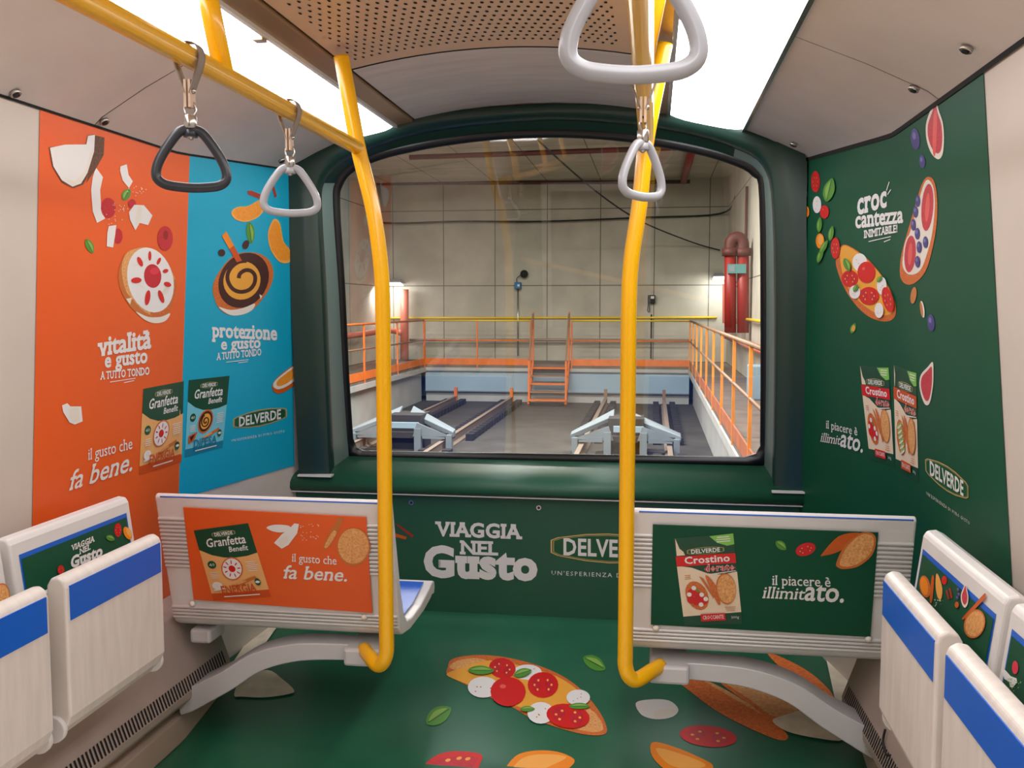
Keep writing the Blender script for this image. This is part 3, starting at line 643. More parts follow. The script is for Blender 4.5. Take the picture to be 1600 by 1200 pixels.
# -- blue
a = A_(SURF_L); o, k = R1o, R1k
for pts in ([(1080, 545), (1110, 520), (1160, 515), (1235, 478), (1240, 520), (1210, 565), (1150, 590), (1100, 578)], [(1285, 575), (1310, 600), (1325, 680), (1355, 720), (1360, 775), (1310, 780), (1265, 720), (1252, 650), (1265, 600)]):
    a.P(pts, 'ink_orange_lt', True, o, k); c = Vector((sum(p[0] for p in pts) / len(pts), sum(p[1] for p in pts) / len(pts))); a.P([tuple(c + (Vector(p) - c) * 0.88) for p in pts], 'ink_segment', True, o, k); a.flush('printed_orange_slice', pb)
o, k = R2o, R2k
a.P([(1272, 370), (1300, 325), (1395, 262), (1403, 330), (1370, 370), (1320, 402), (1285, 400)], 'ink_orange_dk', True, o, k); a.P([(1276, 366), (1302, 328), (1396, 264), (1400, 318), (1350, 365), (1300, 385)], 'ink_ivory', True, o, k); a.P([(1292, 360), (1310, 332), (1392, 275), (1394, 308), (1350, 350), (1308, 370)], 'ink_segment', True, o, k)
a.build('printed_orange_slice', pb)
a = A_(SURF_L); o, k = R1o, R1k
a.P([(1155, 445), (1175, 443), (1243, 472), (1238, 490), (1160, 462)], 'ink_cinnamon', False, o, k); a.P([(1265, 405), (1275, 400), (1295, 470), (1285, 478)], 'ink_cinnamon', False, o, k); a.flush('printed_cinnamon', pb)
basil(a, 1170, 640, 50, 20, 85, o, k); a.flush('printed_leaf', pb); a.E(1035, 735, 17, 17, 'ink_choc', 30, o, k); a.flush('printed_chocolate_chip', pb); a.E(1148, 697, 15, 22, 'ink_choc', 20, o, k)
a.build('printed_chocolate_chip', pb)
a = A_(SURF_L); o, k = R4o, R4k
a.P([(890, 480), (930, 380), (1020, 260), (1110, 200), (1240, 190), (1340, 225), (1400, 300), (1412, 400), (1380, 500), (1320, 590), (1240, 680), (1150, 725), (1040, 730), (950, 680), (900, 580)], 'ink_crust', True, o, k)
a.P([(895, 480), (950, 360), (1040, 260), (1140, 205), (1260, 200), (1350, 240), (1395, 320), (1395, 410), (1340, 530), (1250, 620), (1140, 670), (1030, 680), (950, 630), (905, 560)], 'ink_toast', True, o, k)
a.P([(940, 660), (1040, 685), (1150, 670), (1250, 630), (1230, 685), (1150, 725), (1040, 730)], 'ink_ivory', True, o, k)
a.E(1155, 430, 205, 250, 'ink_choc', 32, o, k, 32)
a.E(1140, 432, 158, 168, 'ink_cheese', 30, o, k, 28)
sp = [(q.x, q.y) for q in spline([(x, y, 0) for x, y in ((1112, 412), (1122, 375), (1165, 345), (1215, 348), (1252, 390), (1248, 455), (1205, 510), (1130, 530), (1062, 505), (1020, 440), (1018, 375), (1052, 315), (1110, 272), (1180, 262))], 4)]
a.line(sp, 34 / 5.517, 'ink_choc', o, k)
a.P([(965, 45), (1005, 8), (1140, 262), (1095, 275)], 'ink_energy', False, o, k); a.P([(965, 45), (1005, 8), (1070, 130), (1030, 160)], 'ink_orange', False, o, k)
a.P([(1290, 550), (1315, 565), (1300, 598)], 'ink_ivory', False, o, k)
a.P([(1340, 250), (1375, 330), (1370, 400), (1350, 330)], 'ink_pink', True, o, k) if 0 else None
a.build('printed_toast', pb)
a = A_(SURF_L)
a.T('protezione', (330, 526), (432, 531), 21.5, 'ink_white', **SL); a.T('e gusto', (344, 546), (406, 543), 17, 'ink_white', **SL); a.T('A TUTTO TONDO', (337, 562.5), (407, 555), 10.5, 'ink_white', bold=0.03, serif=0.06, res=2)
a.line([(352, 566), (387, 562)], 1.1, 'ink_white'); a.line([(371, 567), (386, 565)], 1.1, 'ink_white')
a.T("UN'ESPERIENZA DI PURO GUSTO", (360.5, 690.5), (443.5, 675.5), 3.8, 'ink_white', res=1, spacing=1.3)
a.build('lettering', pb)
a = A_(SURF_L); bag_pack(a, [(293.6, 594), (357.5, 587), (346.5, 699), (287.5, 714.5)], 'ink_aqua', 'ink_aqua_dk', 'DIFESA', True); a.build('printed_packet', pb)
a = A_(SURF_L); l = Local(a, [(363, 648), (447, 632), (447, 658), (363, 674)]); logo(l, 0, 0, 1, 1); a.build('logo', pb)
# -- green, right wall
a = A_(SURF_R); o, k = (1230, 100), 2.857
figshape(a, [(668, 150), (680, 200), (700, 260), (706, 330), (700, 400), (680, 425), (650, 400), (628, 340), (625, 270), (645, 205)], 0.8, o, k)
a.P([(660, 225), (675, 225), (668, 400), (655, 380)], 'ink_salmon', True, o, k); a.flush('printed_fig', prr)
o2, k2 = (1330, 560), 4.444
figshape(a, [(575, 25), (580, 90), (578, 180), (560, 290), (540, 325), (515, 310), (490, 240), (482, 170), (495, 110), (540, 60)], 0.8, o2, k2)
a.build('printed_fig', prr)
a = A_(SURF_R)
for x, y, rx, ry in ((577, 335, 20, 48), (608, 435, 13, 30), (648, 1155, 16, 38)): berry(a, x, y, rx, ry, -5, o, k); a.flush('printed_blueberry', prr)
a.E(570, 1033, 13, 38, 'ink_almond', 8, o, k); a.flush('printed_almond', prr); a.E(610, 1095, 9, 38, 'ink_ivory', -8, o, k); a.E(606, 1095, 6, 34, 'ink_almond', -8, o, k); a.flush('printed_almond', prr); basil(a, 300, 1180, 24, 12, -70, o, k); a.E(302, 1180, 7, 14, 'ink_cheese', 10, o, k)
a.build('printed_seed', prr)
a = A_(SURF_R)
a.P([(630, 505), (660, 520), (675, 600), (672, 720), (650, 840), (620, 930), (570, 980), (530, 980), (508, 940), (515, 850), (545, 740), (580, 620), (605, 540)], 'ink_toast', True, o, k)
a.P([(625, 520), (655, 540), (665, 620), (655, 740), (635, 830), (600, 920), (550, 940), (520, 900), (530, 820), (560, 730), (595, 600)], 'ink_ivory', True, o, k)
for x, y, rx, ry, r in ((632, 640, 32, 118, 4), (555, 848, 31, 92, 4)): a.E(x, y, rx, ry, 'ink_ivory', r, o, k); a.E(x, y, rx * 0.84, ry * 0.9, 'ink_fig', r, o, k); a.E(x, y, rx * 0.3, ry * 0.55, 'ink_salmon', r, o, k)
for x, y in ((590, 612), (580, 660), (570, 718), (588, 757), (625, 795), (597, 817), (590, 882)): berry(a, x, y, 11, 26, 0, o, k)
a.build('printed_fig_toast', prr)
a = A_(SURF_R)
tomato(a, 130, 525, 20, 48, 0, o, k); a.flush('printed_tomato', prr); a.P([(88, 560), (95, 580), (88, 606), (82, 600)], 'ink_white', True, o, k); a.flush('printed_mozzarella', prr); mozz(a, 138, 628, 19, 38, 0, o, k); a.flush('printed_mozzarella', prr); tomato(a, 172, 660, 20, 30, 0, o, k, False); a.flush('printed_tomato', prr); a.P([(80, 632), (100, 640), (104, 670), (90, 690), (78, 706)], 'ink_orange', True, o, k); a.flush('printed_orange_tomato', prr)
a.E(153, 790, 19, 34, 'ink_orange', 0, o, k); a.E(155, 785, 12, 22, 'ink_orange_lt', 0, o, k); a.flush('printed_orange_tomato', prr); tomato(a, 222, 822, 20, 48, 0, o, k); a.flush('printed_tomato', prr)
basil(a, 195, 563, 52, 25, -75, o, k); a.flush('printed_leaf', prr)
for x, y, r in ((152, 718, -85), (205, 757, -80), (156, 856, -70), (172, 818, -60)): basil(a, x, y, 33, 12, r, o, k); a.flush('printed_leaf', prr)
a = A_(SURF_R)
a.P([(240, 820), (270, 808), (340, 850), (400, 910), (450, 980), (485, 1060), (488, 1120), (460, 1147), (410, 1145), (350, 1115), (290, 1050), (250, 980), (225, 910), (222, 870)], 'ink_toast', True, o, k)
a.P([(240, 850), (262, 810), (330, 850), (400, 915), (450, 985), (478, 1060), (476, 1110), (420, 1120), (350, 1080), (290, 1020), (255, 950)], 'ink_cheese', True, o, k)
mozz(a, 328, 885, 33, 40, 0, o, k); tomato(a, 285, 958, 38, 38, 0, o, k); tomato(a, 360, 930, 40, 48, 0, o, k, False); tomato(a, 372, 1035, 45, 40, 0, o, k); mozz(a, 310, 1018, 25, 30, 0, o, k); mozz(a, 432, 990, 22, 40, 0, o, k); tomato(a, 460, 1052, 24, 58, -15, o, k); mozz(a, 422, 1100, 20, 34, 0, o, k)
basil(a, 278, 895, 30, 15, 70, o, k); basil(a, 318, 1000, 18, 10, -60, o, k); basil(a, 425, 960, 16, 9, -50, o, k)
a.build('printed_tomato_toast', prr)
a = A_(SURF_R)
a.T('croc', (1341, 335), (1387, 322), 34, 'ink_white', **SL); a.T('cantezza', (1338, 356), (1413, 347), 25, 'ink_white', **SL); a.T('INIMITABILE!', (1351.5, 372), (1404, 362.5), 11.5, 'ink_white', bold=0.03, serif=0.06, res=2)
a.line([(1359, 377.5), (1394, 369.5)], 1.2, 'ink_white'); a.line([(1383, 378), (1393, 374)], 1.2, 'ink_white'); a.line([(1387, 298), (1391.5, 284)], 1.2, 'ink_white'); a.line([(1389, 304), (1394, 296)], 1.2, 'ink_white')
a.T('il piacere è', (1292.5, 669), (1341.5, 680.5), 12.5, 'ink_white', bold=0.006, serif=0.035); a.T('illimit', (1283.5, 690), (1314, 695), 14, 'ink_white', bold=0.004, shear=0.2, serif=0.03); a.T('ato.', (1314, 696.5), (1350, 707), 26, 'ink_white', bold=0.02, shear=0.15, serif=0.03)
a.T("UN'ESPERIENZA DI PURO GUSTO", (1450, 773), (1518, 820), 5, 'ink_ivory', res=1, spacing=1.3)
a.build('lettering', prr)
a = A_(SURF_R); box_pack(a, [(1344, 571), (1390, 574.5), (1399, 730), (1361, 717)], 'ink_red', 'CROCCANTE'); a.build('printed_packet', prr, 'red banner printed packet')
a = A_(SURF_R); box_pack(a, [(1397.5, 570), (1433.5, 583), (1437, 754), (1402, 735)], 'ink_energy', 'CROCCANTE', True); a.build('printed_packet', prr, 'orange banner printed packet')
a = A_(SURF_R); l = Local(a, [(1447, 707), (1515, 748), (1515, 789), (1448, 746)]); logo(l, 0, 0, 1, 1); a.build('logo', prr)
# -- prints and an added rail on the wall at the car's other end (placed to show as faint reflections in the window)
class Flat:
    cuts = (); n = Vector((0, 1, 0))
    def hit(s, x, y): return Vector((x, YB, y))
a = Art(Flat())
for cx, cz in ((-0.56, 1.99), (0.06, 2.0)):
    for kk, m in ((1.0, 'ink_ivory'), (0.8, 'ink_fig')): a.P([(cx + u * kk, cz + v * kk) for u, v in ((-0.13, -0.21), (-0.08, -0.08), (-0.09, 0.06), (-0.04, 0.15), (0.04, 0.18), (0.1, 0.1), (0.11, -0.02), (0.04, -0.12), (-0.06, -0.17))], m)
a.build('printed_fig', wb)
gr = empty('handrail', (-0.55, YB + 0.08, 0.6), 'yellow rail added behind the viewer for its streak in the window', 'handrail', 'yellow handrails')
MB().cyl((-1.62, YB + 0.09, 0.85), (0.62, YB + 0.09, 0.34), 0.03, 'yellow', 14).build('rail', gr)
for u in (0.06, 0.94): MB().cyl((-1.62 + 2.24 * u, YB + 0.09, 0.85 - 0.51 * u), (-1.62 + 2.24 * u, YB, 0.85 - 0.51 * u), 0.014, 'steel', 10).build('bracket', gr)
# -- front panel lettering
a = Art(SURF_P); VB = dict(bold=0.036, serif=0.06)
a.T('VIAGGIA', (680, 836.5), (816, 841.5), 21, 'ink_white', **VB); a.T('NEL', (718.5, 865), (778.5, 867), 20, 'ink_white', **VB); a.T('Gusto', (662, 898.5), (840, 905), 44, 'ink_white', bold=0.05, serif=0.045)
a.T("UN'ESPERIENZA DI PURO GUSTO", (862, 898), (1062, 906), 6.5, 'ink_white', res=1, spacing=1.3)
a.build('lettering', panel)
a = Art(SURF_P); l = Local(a, [(860.5, 831), (1042, 836), (1042, 884), (860.5, 876)]); logo(l, 0, 0, 1, 1); a.build('logo', panel)
a = Art(SURF_P); a.P([(618, 819), (622, 819), (646, 836), (644, 840)], 'ink_cinnamon', False); a.P([(618, 833), (636, 839), (634, 843), (618, 839)], 'ink_orange_dk', False); a.build('printed_spices', panel)
# -- floor art
o, k = (600, 950), 2.0
a = Art(SURF_F)
a.P([(200, 185), (215, 160), (290, 148), (380, 155), (480, 180), (560, 215), (620, 260), (670, 320), (695, 370), (690, 395), (640, 398), (560, 380), (460, 345), (400, 310), (330, 280), (265, 245), (200, 212)], 'ink_toast', True, o, k)
a.P([(205, 188), (230, 165), (290, 158), (320, 170), (250, 195)], 'ink_bread', True, o, k); a.P([(600, 300), (660, 330), (685, 380), (640, 388), (560, 360)], 'ink_bread', True, o, k)
a.P([(195, 210), (240, 190), (330, 165), (440, 185), (540, 215), (610, 265), (600, 310), (520, 340), (420, 310), (330, 270), (250, 235)], 'ink_cheese', True, o, k)
mozz(a, 448, 202, 45, 24, 0, o, k); tomato(a, 370, 190, 42, 32, 10, o, k); mozz(a, 310, 250, 48, 33, 0, o, k); tomato(a, 497, 243, 48, 40, 0, o, k); tomato(a, 388, 265, 55, 46, 0, o, k, False); mozz(a, 490, 332, 42, 34, 0, o, k); tomato(a, 575, 342, 68, 38, 8, o, k); mozz(a, 607, 285, 37, 25, 0, o, k)
basil(a, 303, 200, 40, 14, 2, o, k); basil(a, 433, 208, 28, 13, -15, o, k); basil(a, 610, 313, 32, 10, 0, o, k); basil(a, 448, 322, 22, 9, 0, o, k)
a.build('printed_tomato_toast', floor)
a = Art(SURF_F); basil(a, 657, 173, 38, 21, 30, o, k); a.flush('printed_leaf', floor); basil(a, 170, 338, 44, 26, -32, o, k); a.build('printed_leaf', floor)
a = Art(SURF_F)
a.P([(787, 298), (830, 287), (890, 290), (920, 318), (900, 342), (850, 349), (805, 335)], 'ink_white', True, o, k); a.P([(850, 320), (915, 320), (890, 340), (850, 347)], 'ink_ivory', True, o, k); a.flush('printed_mozzarella', floor)
tomato(a, 1013, 402, 90, 33, 6, o, k); a.flush('printed_tomato', floor); a.P([(120, 505), (160, 465), (220, 450), (300, 458), (302, 485), (270, 520), (150, 530)], 'ink_red', True, o, k); a.P([(150, 500), (180, 472), (280, 466), (290, 482), (250, 510)], 'ink_berry', True, o, k)
for x, y in ((200, 478), (235, 472), (262, 474)): a.E(x, y, 9, 5, 'ink_orange_lt', -15, o, k, 8)
a.build('printed_tomato', floor)
a = Art(SURF_F)
a.P([(380, 520), (410, 465), (470, 447), (540, 450), (590, 470), (592, 488), (560, 510), (480, 530)], 'ink_orange', True, o, k); a.P([(400, 515), (430, 472), (490, 458), (570, 466), (520, 495), (460, 520)], 'ink_orange_lt', True, o, k); a.flush('printed_orange_slice', floor)
a.P([(832, 435), (850, 420), (920, 440), (1000, 475), (1028, 495), (1010, 520), (900, 515), (845, 475)], 'ink_orange', True, o, k); a.P([(850, 440), (920, 455), (1005, 490), (960, 505), (890, 490)], 'ink_orange_lt', True, o, k)
a.build('printed_orange_slice', floor)
a = Art(SURF_F); o, k = (960, 760), 2.857
a.P([(680, 745), (760, 770), (870, 830), (950, 900), (985, 955), (960, 962), (880, 920), (780, 845)], 'ink_floor_crust', True, o, k); a.flush('printed_bread', floor)
a.P([(150, 765), (230, 805), (360, 850), (500, 915), (640, 1000), (720, 1060), (775, 1115), (740, 1135), (600, 1080), (450, 1000), (330, 910), (240, 840)], 'ink_floor_crust', True, o, k)
a.P([(360, 845), (470, 895), (600, 970), (700, 1040), (640, 1010), (500, 930)], 'ink_floor_bread', True, o, k)
a.flush('printed_bread', floor); a.P([(430, 800), (520, 785), (620, 805), (740, 880), (820, 950), (850, 1000), (800, 1035), (700, 1045), (600, 970), (480, 885)], 'ink_floor_crust', True, o, k)
a.P([(450, 806), (530, 796), (620, 818), (730, 890), (800, 955), (820, 1000), (780, 1020), (700, 1025), (600, 950), (490, 875)], 'ink_floor_bread', True, o, k)
a.build('printed_bread', floor)
a = Art(SURF_F, 0.006)
a.P([(705, 1052), (770, 1025), (860, 1005), (960, 1060), (1020, 1138), (900, 1130), (770, 1100)], 'cream_dirty', True, o, k); a.flush('bare_patch', floor)
a.P([(945, 775), (1080, 775), (1110, 1005), (985, 960)], 'cream_dirty', False, o, k); a.flush('bare_patch', floor)
o, k = (0, 740), 2.609
a.P([(955, 908), (990, 835), (1090, 806), (1150, 842), (1200, 890), (1170, 906), (1080, 918), (990, 915)], 'cream_dirty', True, o, k); a.flush('bare_patch', floor)
a.P([(960, 760), (1040, 640), (1130, 630), (1080, 700), (1010, 765), (930, 800)], 'cream_dirty', False, o, k)
a.build('bare_patch', floor)
# ------------------------------------------------------------------ heater boxes along the walls
def heater(sg, label):
    def X(x): return x if sg < 0 else 2 * XC - x - 0.02
    nm = empty('heater_cover', (X(-1.65), 2.4, 0.0), label, 'heater')
    pr = [(-1.73, 0.455), (-1.665, 0.44), (-1.648, 0.43), (-1.565, 0.19), (-1.566, 0.165), (-1.585, 0.145), (-1.625, 0.135), (-1.73, 0.135)]
    mb = MB(); y0, y1 = 0.6, 3.24
    def ring(y):
        d = 0.03 * (y - 2.4); return [(X(x + (d if x > -1.7 else 0)), y, z) for x, z in pr]
    mb.loft([ring(y0), ring(2.4), ring(y1)], 'box_grey', False, True, True); mb.build('body', nm, 0.006)
    sl = MB()
    y = 1.5
    while y < 3.2:
        for t0, t1 in ((0.80, 0.985),):
            d = 0.03 * (y - 2.4)
            p0 = Vector((X(-1.648 + d + 0.083 * t0), y, 0.43 - 0.24 * t0)); p1 = Vector((X(-1.648 + d + 0.083 * t1), y, 0.43 - 0.24 * t1)); n = Vector((0.24 if sg < 0 else -0.24, 0, 0.083)).normalized() * 0.0015
            h = Vector((0, 0.0042, 0)); sl.add([p0 + n - h, p0 + n + h, p1 + n + h, p1 + n - h], [(0, 1, 2, 3)], 'hole')
        y += 0.0175
    sl.build('vent_slots', nm)
    sk = MB(); sk.prism([(X(-1.73), -0.0), (X(-1.73), 0.13), (X(-1.64), 0.13), (X(-1.635), 0.10), (X(-1.60), 0.085), (X(-1.592), 0.0)], y0, 3.3, 'skirt', 'y'); sk.build('kick_strip', nm, 0.004)
    return nm
heater(-1, 'grey slotted heater cover under the left-hand folding seats')
hr = heater(1, 'grey slotted heater cover under the right-hand folding seats')
h0 = onX(1392, 1168, 0.69); hk = MB(); hk.tube(spline([h0 + Vector((-0.012, 0.02, 0.045)), h0 + Vector((-0.02, 0.01, 0.01)), h0 + Vector((-0.016, -0.02, -0.012)), h0 + Vector((-0.01, -0.05, 0.0))], 5), 0.0035, 'black', 8); hk.build('hook', hr)
# ------------------------------------------------------------------ benches
def bench(x0, x1, label):
    t = empty('bench_seat', ((x0 + x1) / 2, 3.1, 0.3), label, 'bench', 'benches facing the window')
    prof = [(2.862, 0.878), (2.872, 0.888), (2.886, 0.888), (2.897, 0.878), (2.93, 0.75), (2.985, 0.56), (3.02, 0.475), (3.06, 0.437), (3.12, 0.425), (3.25, 0.428), (3.38, 0.45), (3.44, 0.463), (3.468, 0.455), (3.474, 0.43), (3.462, 0.405), (3.44, 0.415), (3.41, 0.405), (3.3, 0.392), (3.1, 0.392), (3.0, 0.408), (2.975, 0.422), (2.966, 0.432), (2.962, 0.44)]
    tp = lambda x, y: x - max(0, y - 2.98) * 0.26 if x > 0.5 else x
    sh = MB(); sh.loft([[(tp(x, y), y, z) for y, z in prof] for x in (x0, x1)], 'shell', False, True, True); sh.build('shell', t, 0.006)
    pf = [(2.893, 0.884), (2.905, 0.874), (2.938, 0.75), (2.993, 0.562), (3.028, 0.482), (3.066, 0.446), (3.122, 0.434), (3.25, 0.437), (3.37, 0.457), (3.42, 0.464)]
    pd = MB(); pd.loft([[(tp(x, y) - (0.03 if x > 0.5 else 0), y, z) for y, z in pf] for x in (x0 + 0.03, x1 - 0.03 + (0.03 if x1 > 0.5 else 0))], 'seat_blue'); pd.build('seat_pad', t)
    # rear face: normal and ribs
    a, b = Vector((0, 2.862, 0.878)), Vector((0, 2.962, 0.44)); d = (b - a); n = Vector((0, -0.975, -0.2226))
    rb = MB()
    def rib(xa, xb, f, r=0.006):
        p = a + d * f; rings = []
        for x in (xa, xb): rings.append([Vector((x, 0, 0)) + p + n * (r * 1.2 * math.sin(q)) + d.normalized() * (r * math.cos(q) * 1.0) for q in (math.pi * i / 6 for i in range(7))])
        rb.loft(rings, 'rib_alu', True)
    e = 0.004
    for i in range(13): rib(x0 + e, x1 - e, 0.17 + 0.032 * i)
    for i in range(4): rib(x0 + e, x1 - e, 0.90 + 0.028 * i)
    rb.build('ribbing', t)
    ln = MB(); ln.box((x0 + 0.02, 2.8605, 0.8785), (x1 - 0.01, 2.868, 0.8815), 'seat_blue'); ln.build('edge_strip', t)
    return t, Plane(a + n * 0.0085, n), a, d, n
def bench_ad(t, surf, quad, m):
    mb = MB(); P = [surf.hit(*p) for p in quad]; f = quadmap([(0, 0)] * 4); n = surf.n * -1 if surf.n.y > 0 else surf.n
    mb.add(P + [p - n * 0.004 for p in P], [(0, 1, 2, 3), (0, 4, 5, 1), (1, 5, 6, 2), (2, 6, 7, 3), (3, 7, 4, 0)], m); return mb.build('advert_panel', t)
def arm(x_wall, x_in, sg, t):
    def X(x): return x if sg < 0 else 2 * XC - x
    path = [(-1.60, 0.145), (-1.565, 0.155), (-1.50, 0.190), (-1.42, 0.235), (-1.32, 0.300), (-1.20, 0.338), (-1.08, 0.35), (-0.93, 0.352)]
    P = spline([(X(x), 3.02, z - 0.004) for x, z in path], 5); mb = MB(); rings = []
    for i, p in enumerate(P):
        a = P[max(0, i - 1)]; b = P[min(len(P) - 1, i + 1)]; tg = (b - a).normalized(); up = Vector((-tg.z, 0, tg.x)); up = up if up.z > 0 else -up
        k = i / (len(P) - 1); hh = 0.042 - 0.016 * k; ww = 0.07 - 0.02 * k
        rings.append([p + up * hh + Vector((0, -ww, 0)), p + up * hh + Vector((0, ww, 0)), p - up * hh + Vector((0, ww, 0)), p - up * hh + Vector((0, -ww, 0))])
    mb.loft(rings, 'arm_grey', False, True, True); mb.build('support_arm', t, 0.012, 3)
    blk = MB(); xa, xb = sorted((X(-1.0), X(-0.875))); blk.box((xa, 2.93, 0.315), (xb, 3.12, 0.375), 'arm_grey'); blk.build('bracket', t, 0.01)
    if sg < 0: xa, xb = sorted((X(-1.565), X(-1.49))); MB().box((xa, 2.98, 0.345), (xb, 3.10, 0.395), 'arm_grey').build('bracket', t, 0.01)
def buttons(t, pts, surf):
    n = surf.n if surf.n.y < 0 else -surf.n
    for p in pts: MB().dome(surf.hit(*p) - n * 0.004, 0.011, 0.011, n, 'ink_ivory').build('button', t)
bl_, sl_, _, _, nn = bench(-1.612, -0.815, 'bench with the orange advert on its ribbed back')
br_, sr_, _, _, _ = bench(-0.055, 0.768, 'bench with the dark green advert on its ribbed back')
arm(-1.6, -0.9, -1, bl_); arm(0.7, 0, 1, br_)
sl_.n = nn.copy(); sr_.n = nn.copy()
adl = bench_ad(bl_, sl_, [(286, 793), (572, 808.5), (581.5, 958), (302.5, 937)], 'orange_wrap')
adr = bench_ad(br_, sr_, [(1020, 820), (1372.5, 832.5), (1360, 995.5), (1017, 976)], 'green_poster')
buttons(bl_, ((300, 944), (569, 965)), sl_); buttons(br_, ((1025, 982), (1357, 999)), sr_)
a = Art(sl_); o, k = (220, 740), 3.333
bag_pack(a, [(303, 828.5), (388, 817), (424, 932), (334, 938)], 'ink_tan', 'ink_energy', 'ENERGIA'); a.build('printed_packet', adl)
a = Art(sl_)
a.P([(655, 280), (700, 265), (770, 270), (780, 290), (740, 305), (690, 300)], 'ink_white', True, o, k); a.P([(800, 258), (825, 262), (815, 310), (770, 370), (735, 390), (695, 360), (735, 315), (775, 285)], 'ink_white', False, o, k); a.P([(720, 345), (760, 320), (770, 350), (735, 380)], 'ink_ivory', True, o, k)
for _ in range(26): a.E(random.uniform(830, 940), random.uniform(260, 345), 2.4, 2.4, 'ink_ivory', 0, o, k, 6)
a.build('printed_coconut', adl)
a = Art(sl_); a.E(1108, 380, 88, 100, 'ink_crust', 0, o, k, 28); a.E(1108, 376, 80, 92, 'ink_bread', 0, o, k, 28); a.flush('printed_toast', adl); a.P([(1030, 230), (1055, 240), (1010, 340), (970, 390), (950, 380), (985, 300)], 'ink_crust', True, o, k); a.P([(1000, 300), (1020, 310), (975, 380), (958, 375)], 'ink_bread', True, o, k); a.build('printed_toast', adl)
a = Art(sl_); a.T('il gusto che', (456.5, 877), (526, 882), 12.5, 'ink_white', bold=0.006, serif=0.035); a.T('fa bene.', (441, 903), (542, 908), 20, 'ink_white', bold=0.014, serif=0.03, shear=0.22); a.build('lettering', adl)
a = Art(sr_); o, k = (960, 760), 2.857
box_pack(a, [(1052, 841), (1145.5, 833), (1160, 974), (1069.5, 978)], 'ink_red', 'CROCCANTE'); a.build('printed_packet', adr)
a = Art(sr_); basil(a, 743, 262, 28, 18, 40, o, k); a.flush('printed_leaf', adr); tomato(a, 853, 280, 46, 28, -18, o, k); a.build('printed_tomato', adr)
a = Art(sr_); a.P([(925, 302), (1000, 222), (1090, 206), (1090, 232), (1000, 290), (935, 308)], 'ink_orange_dk', True, o, k); a.flush('printed_bread', adr); a.P([(990, 340), (1030, 260), (1100, 207), (1150, 208), (1168, 240), (1150, 305), (1090, 355), (1030, 368), (1000, 362)], 'ink_crust', True, o, k); a.P([(1005, 340), (1040, 265), (1100, 215), (1145, 216), (1158, 245), (1140, 300), (1085, 345), (1030, 357)], 'ink_bread', True, o, k); a.build('printed_bread', adr)
a = Art(sr_); a.T('il piacere è', (1206.5, 913.5), (1297.5, 916.5), 15, 'ink_white', bold=0.006, serif=0.035); a.T('illimit', (1191, 934), (1256, 936.5), 18, 'ink_white', bold=0.006, shear=0.2, serif=0.03); a.T('ato.', (1256, 937), (1318, 940.5), 30, 'ink_white', bold=0.02, shear=0.15, serif=0.03); a.build('lettering', adr)
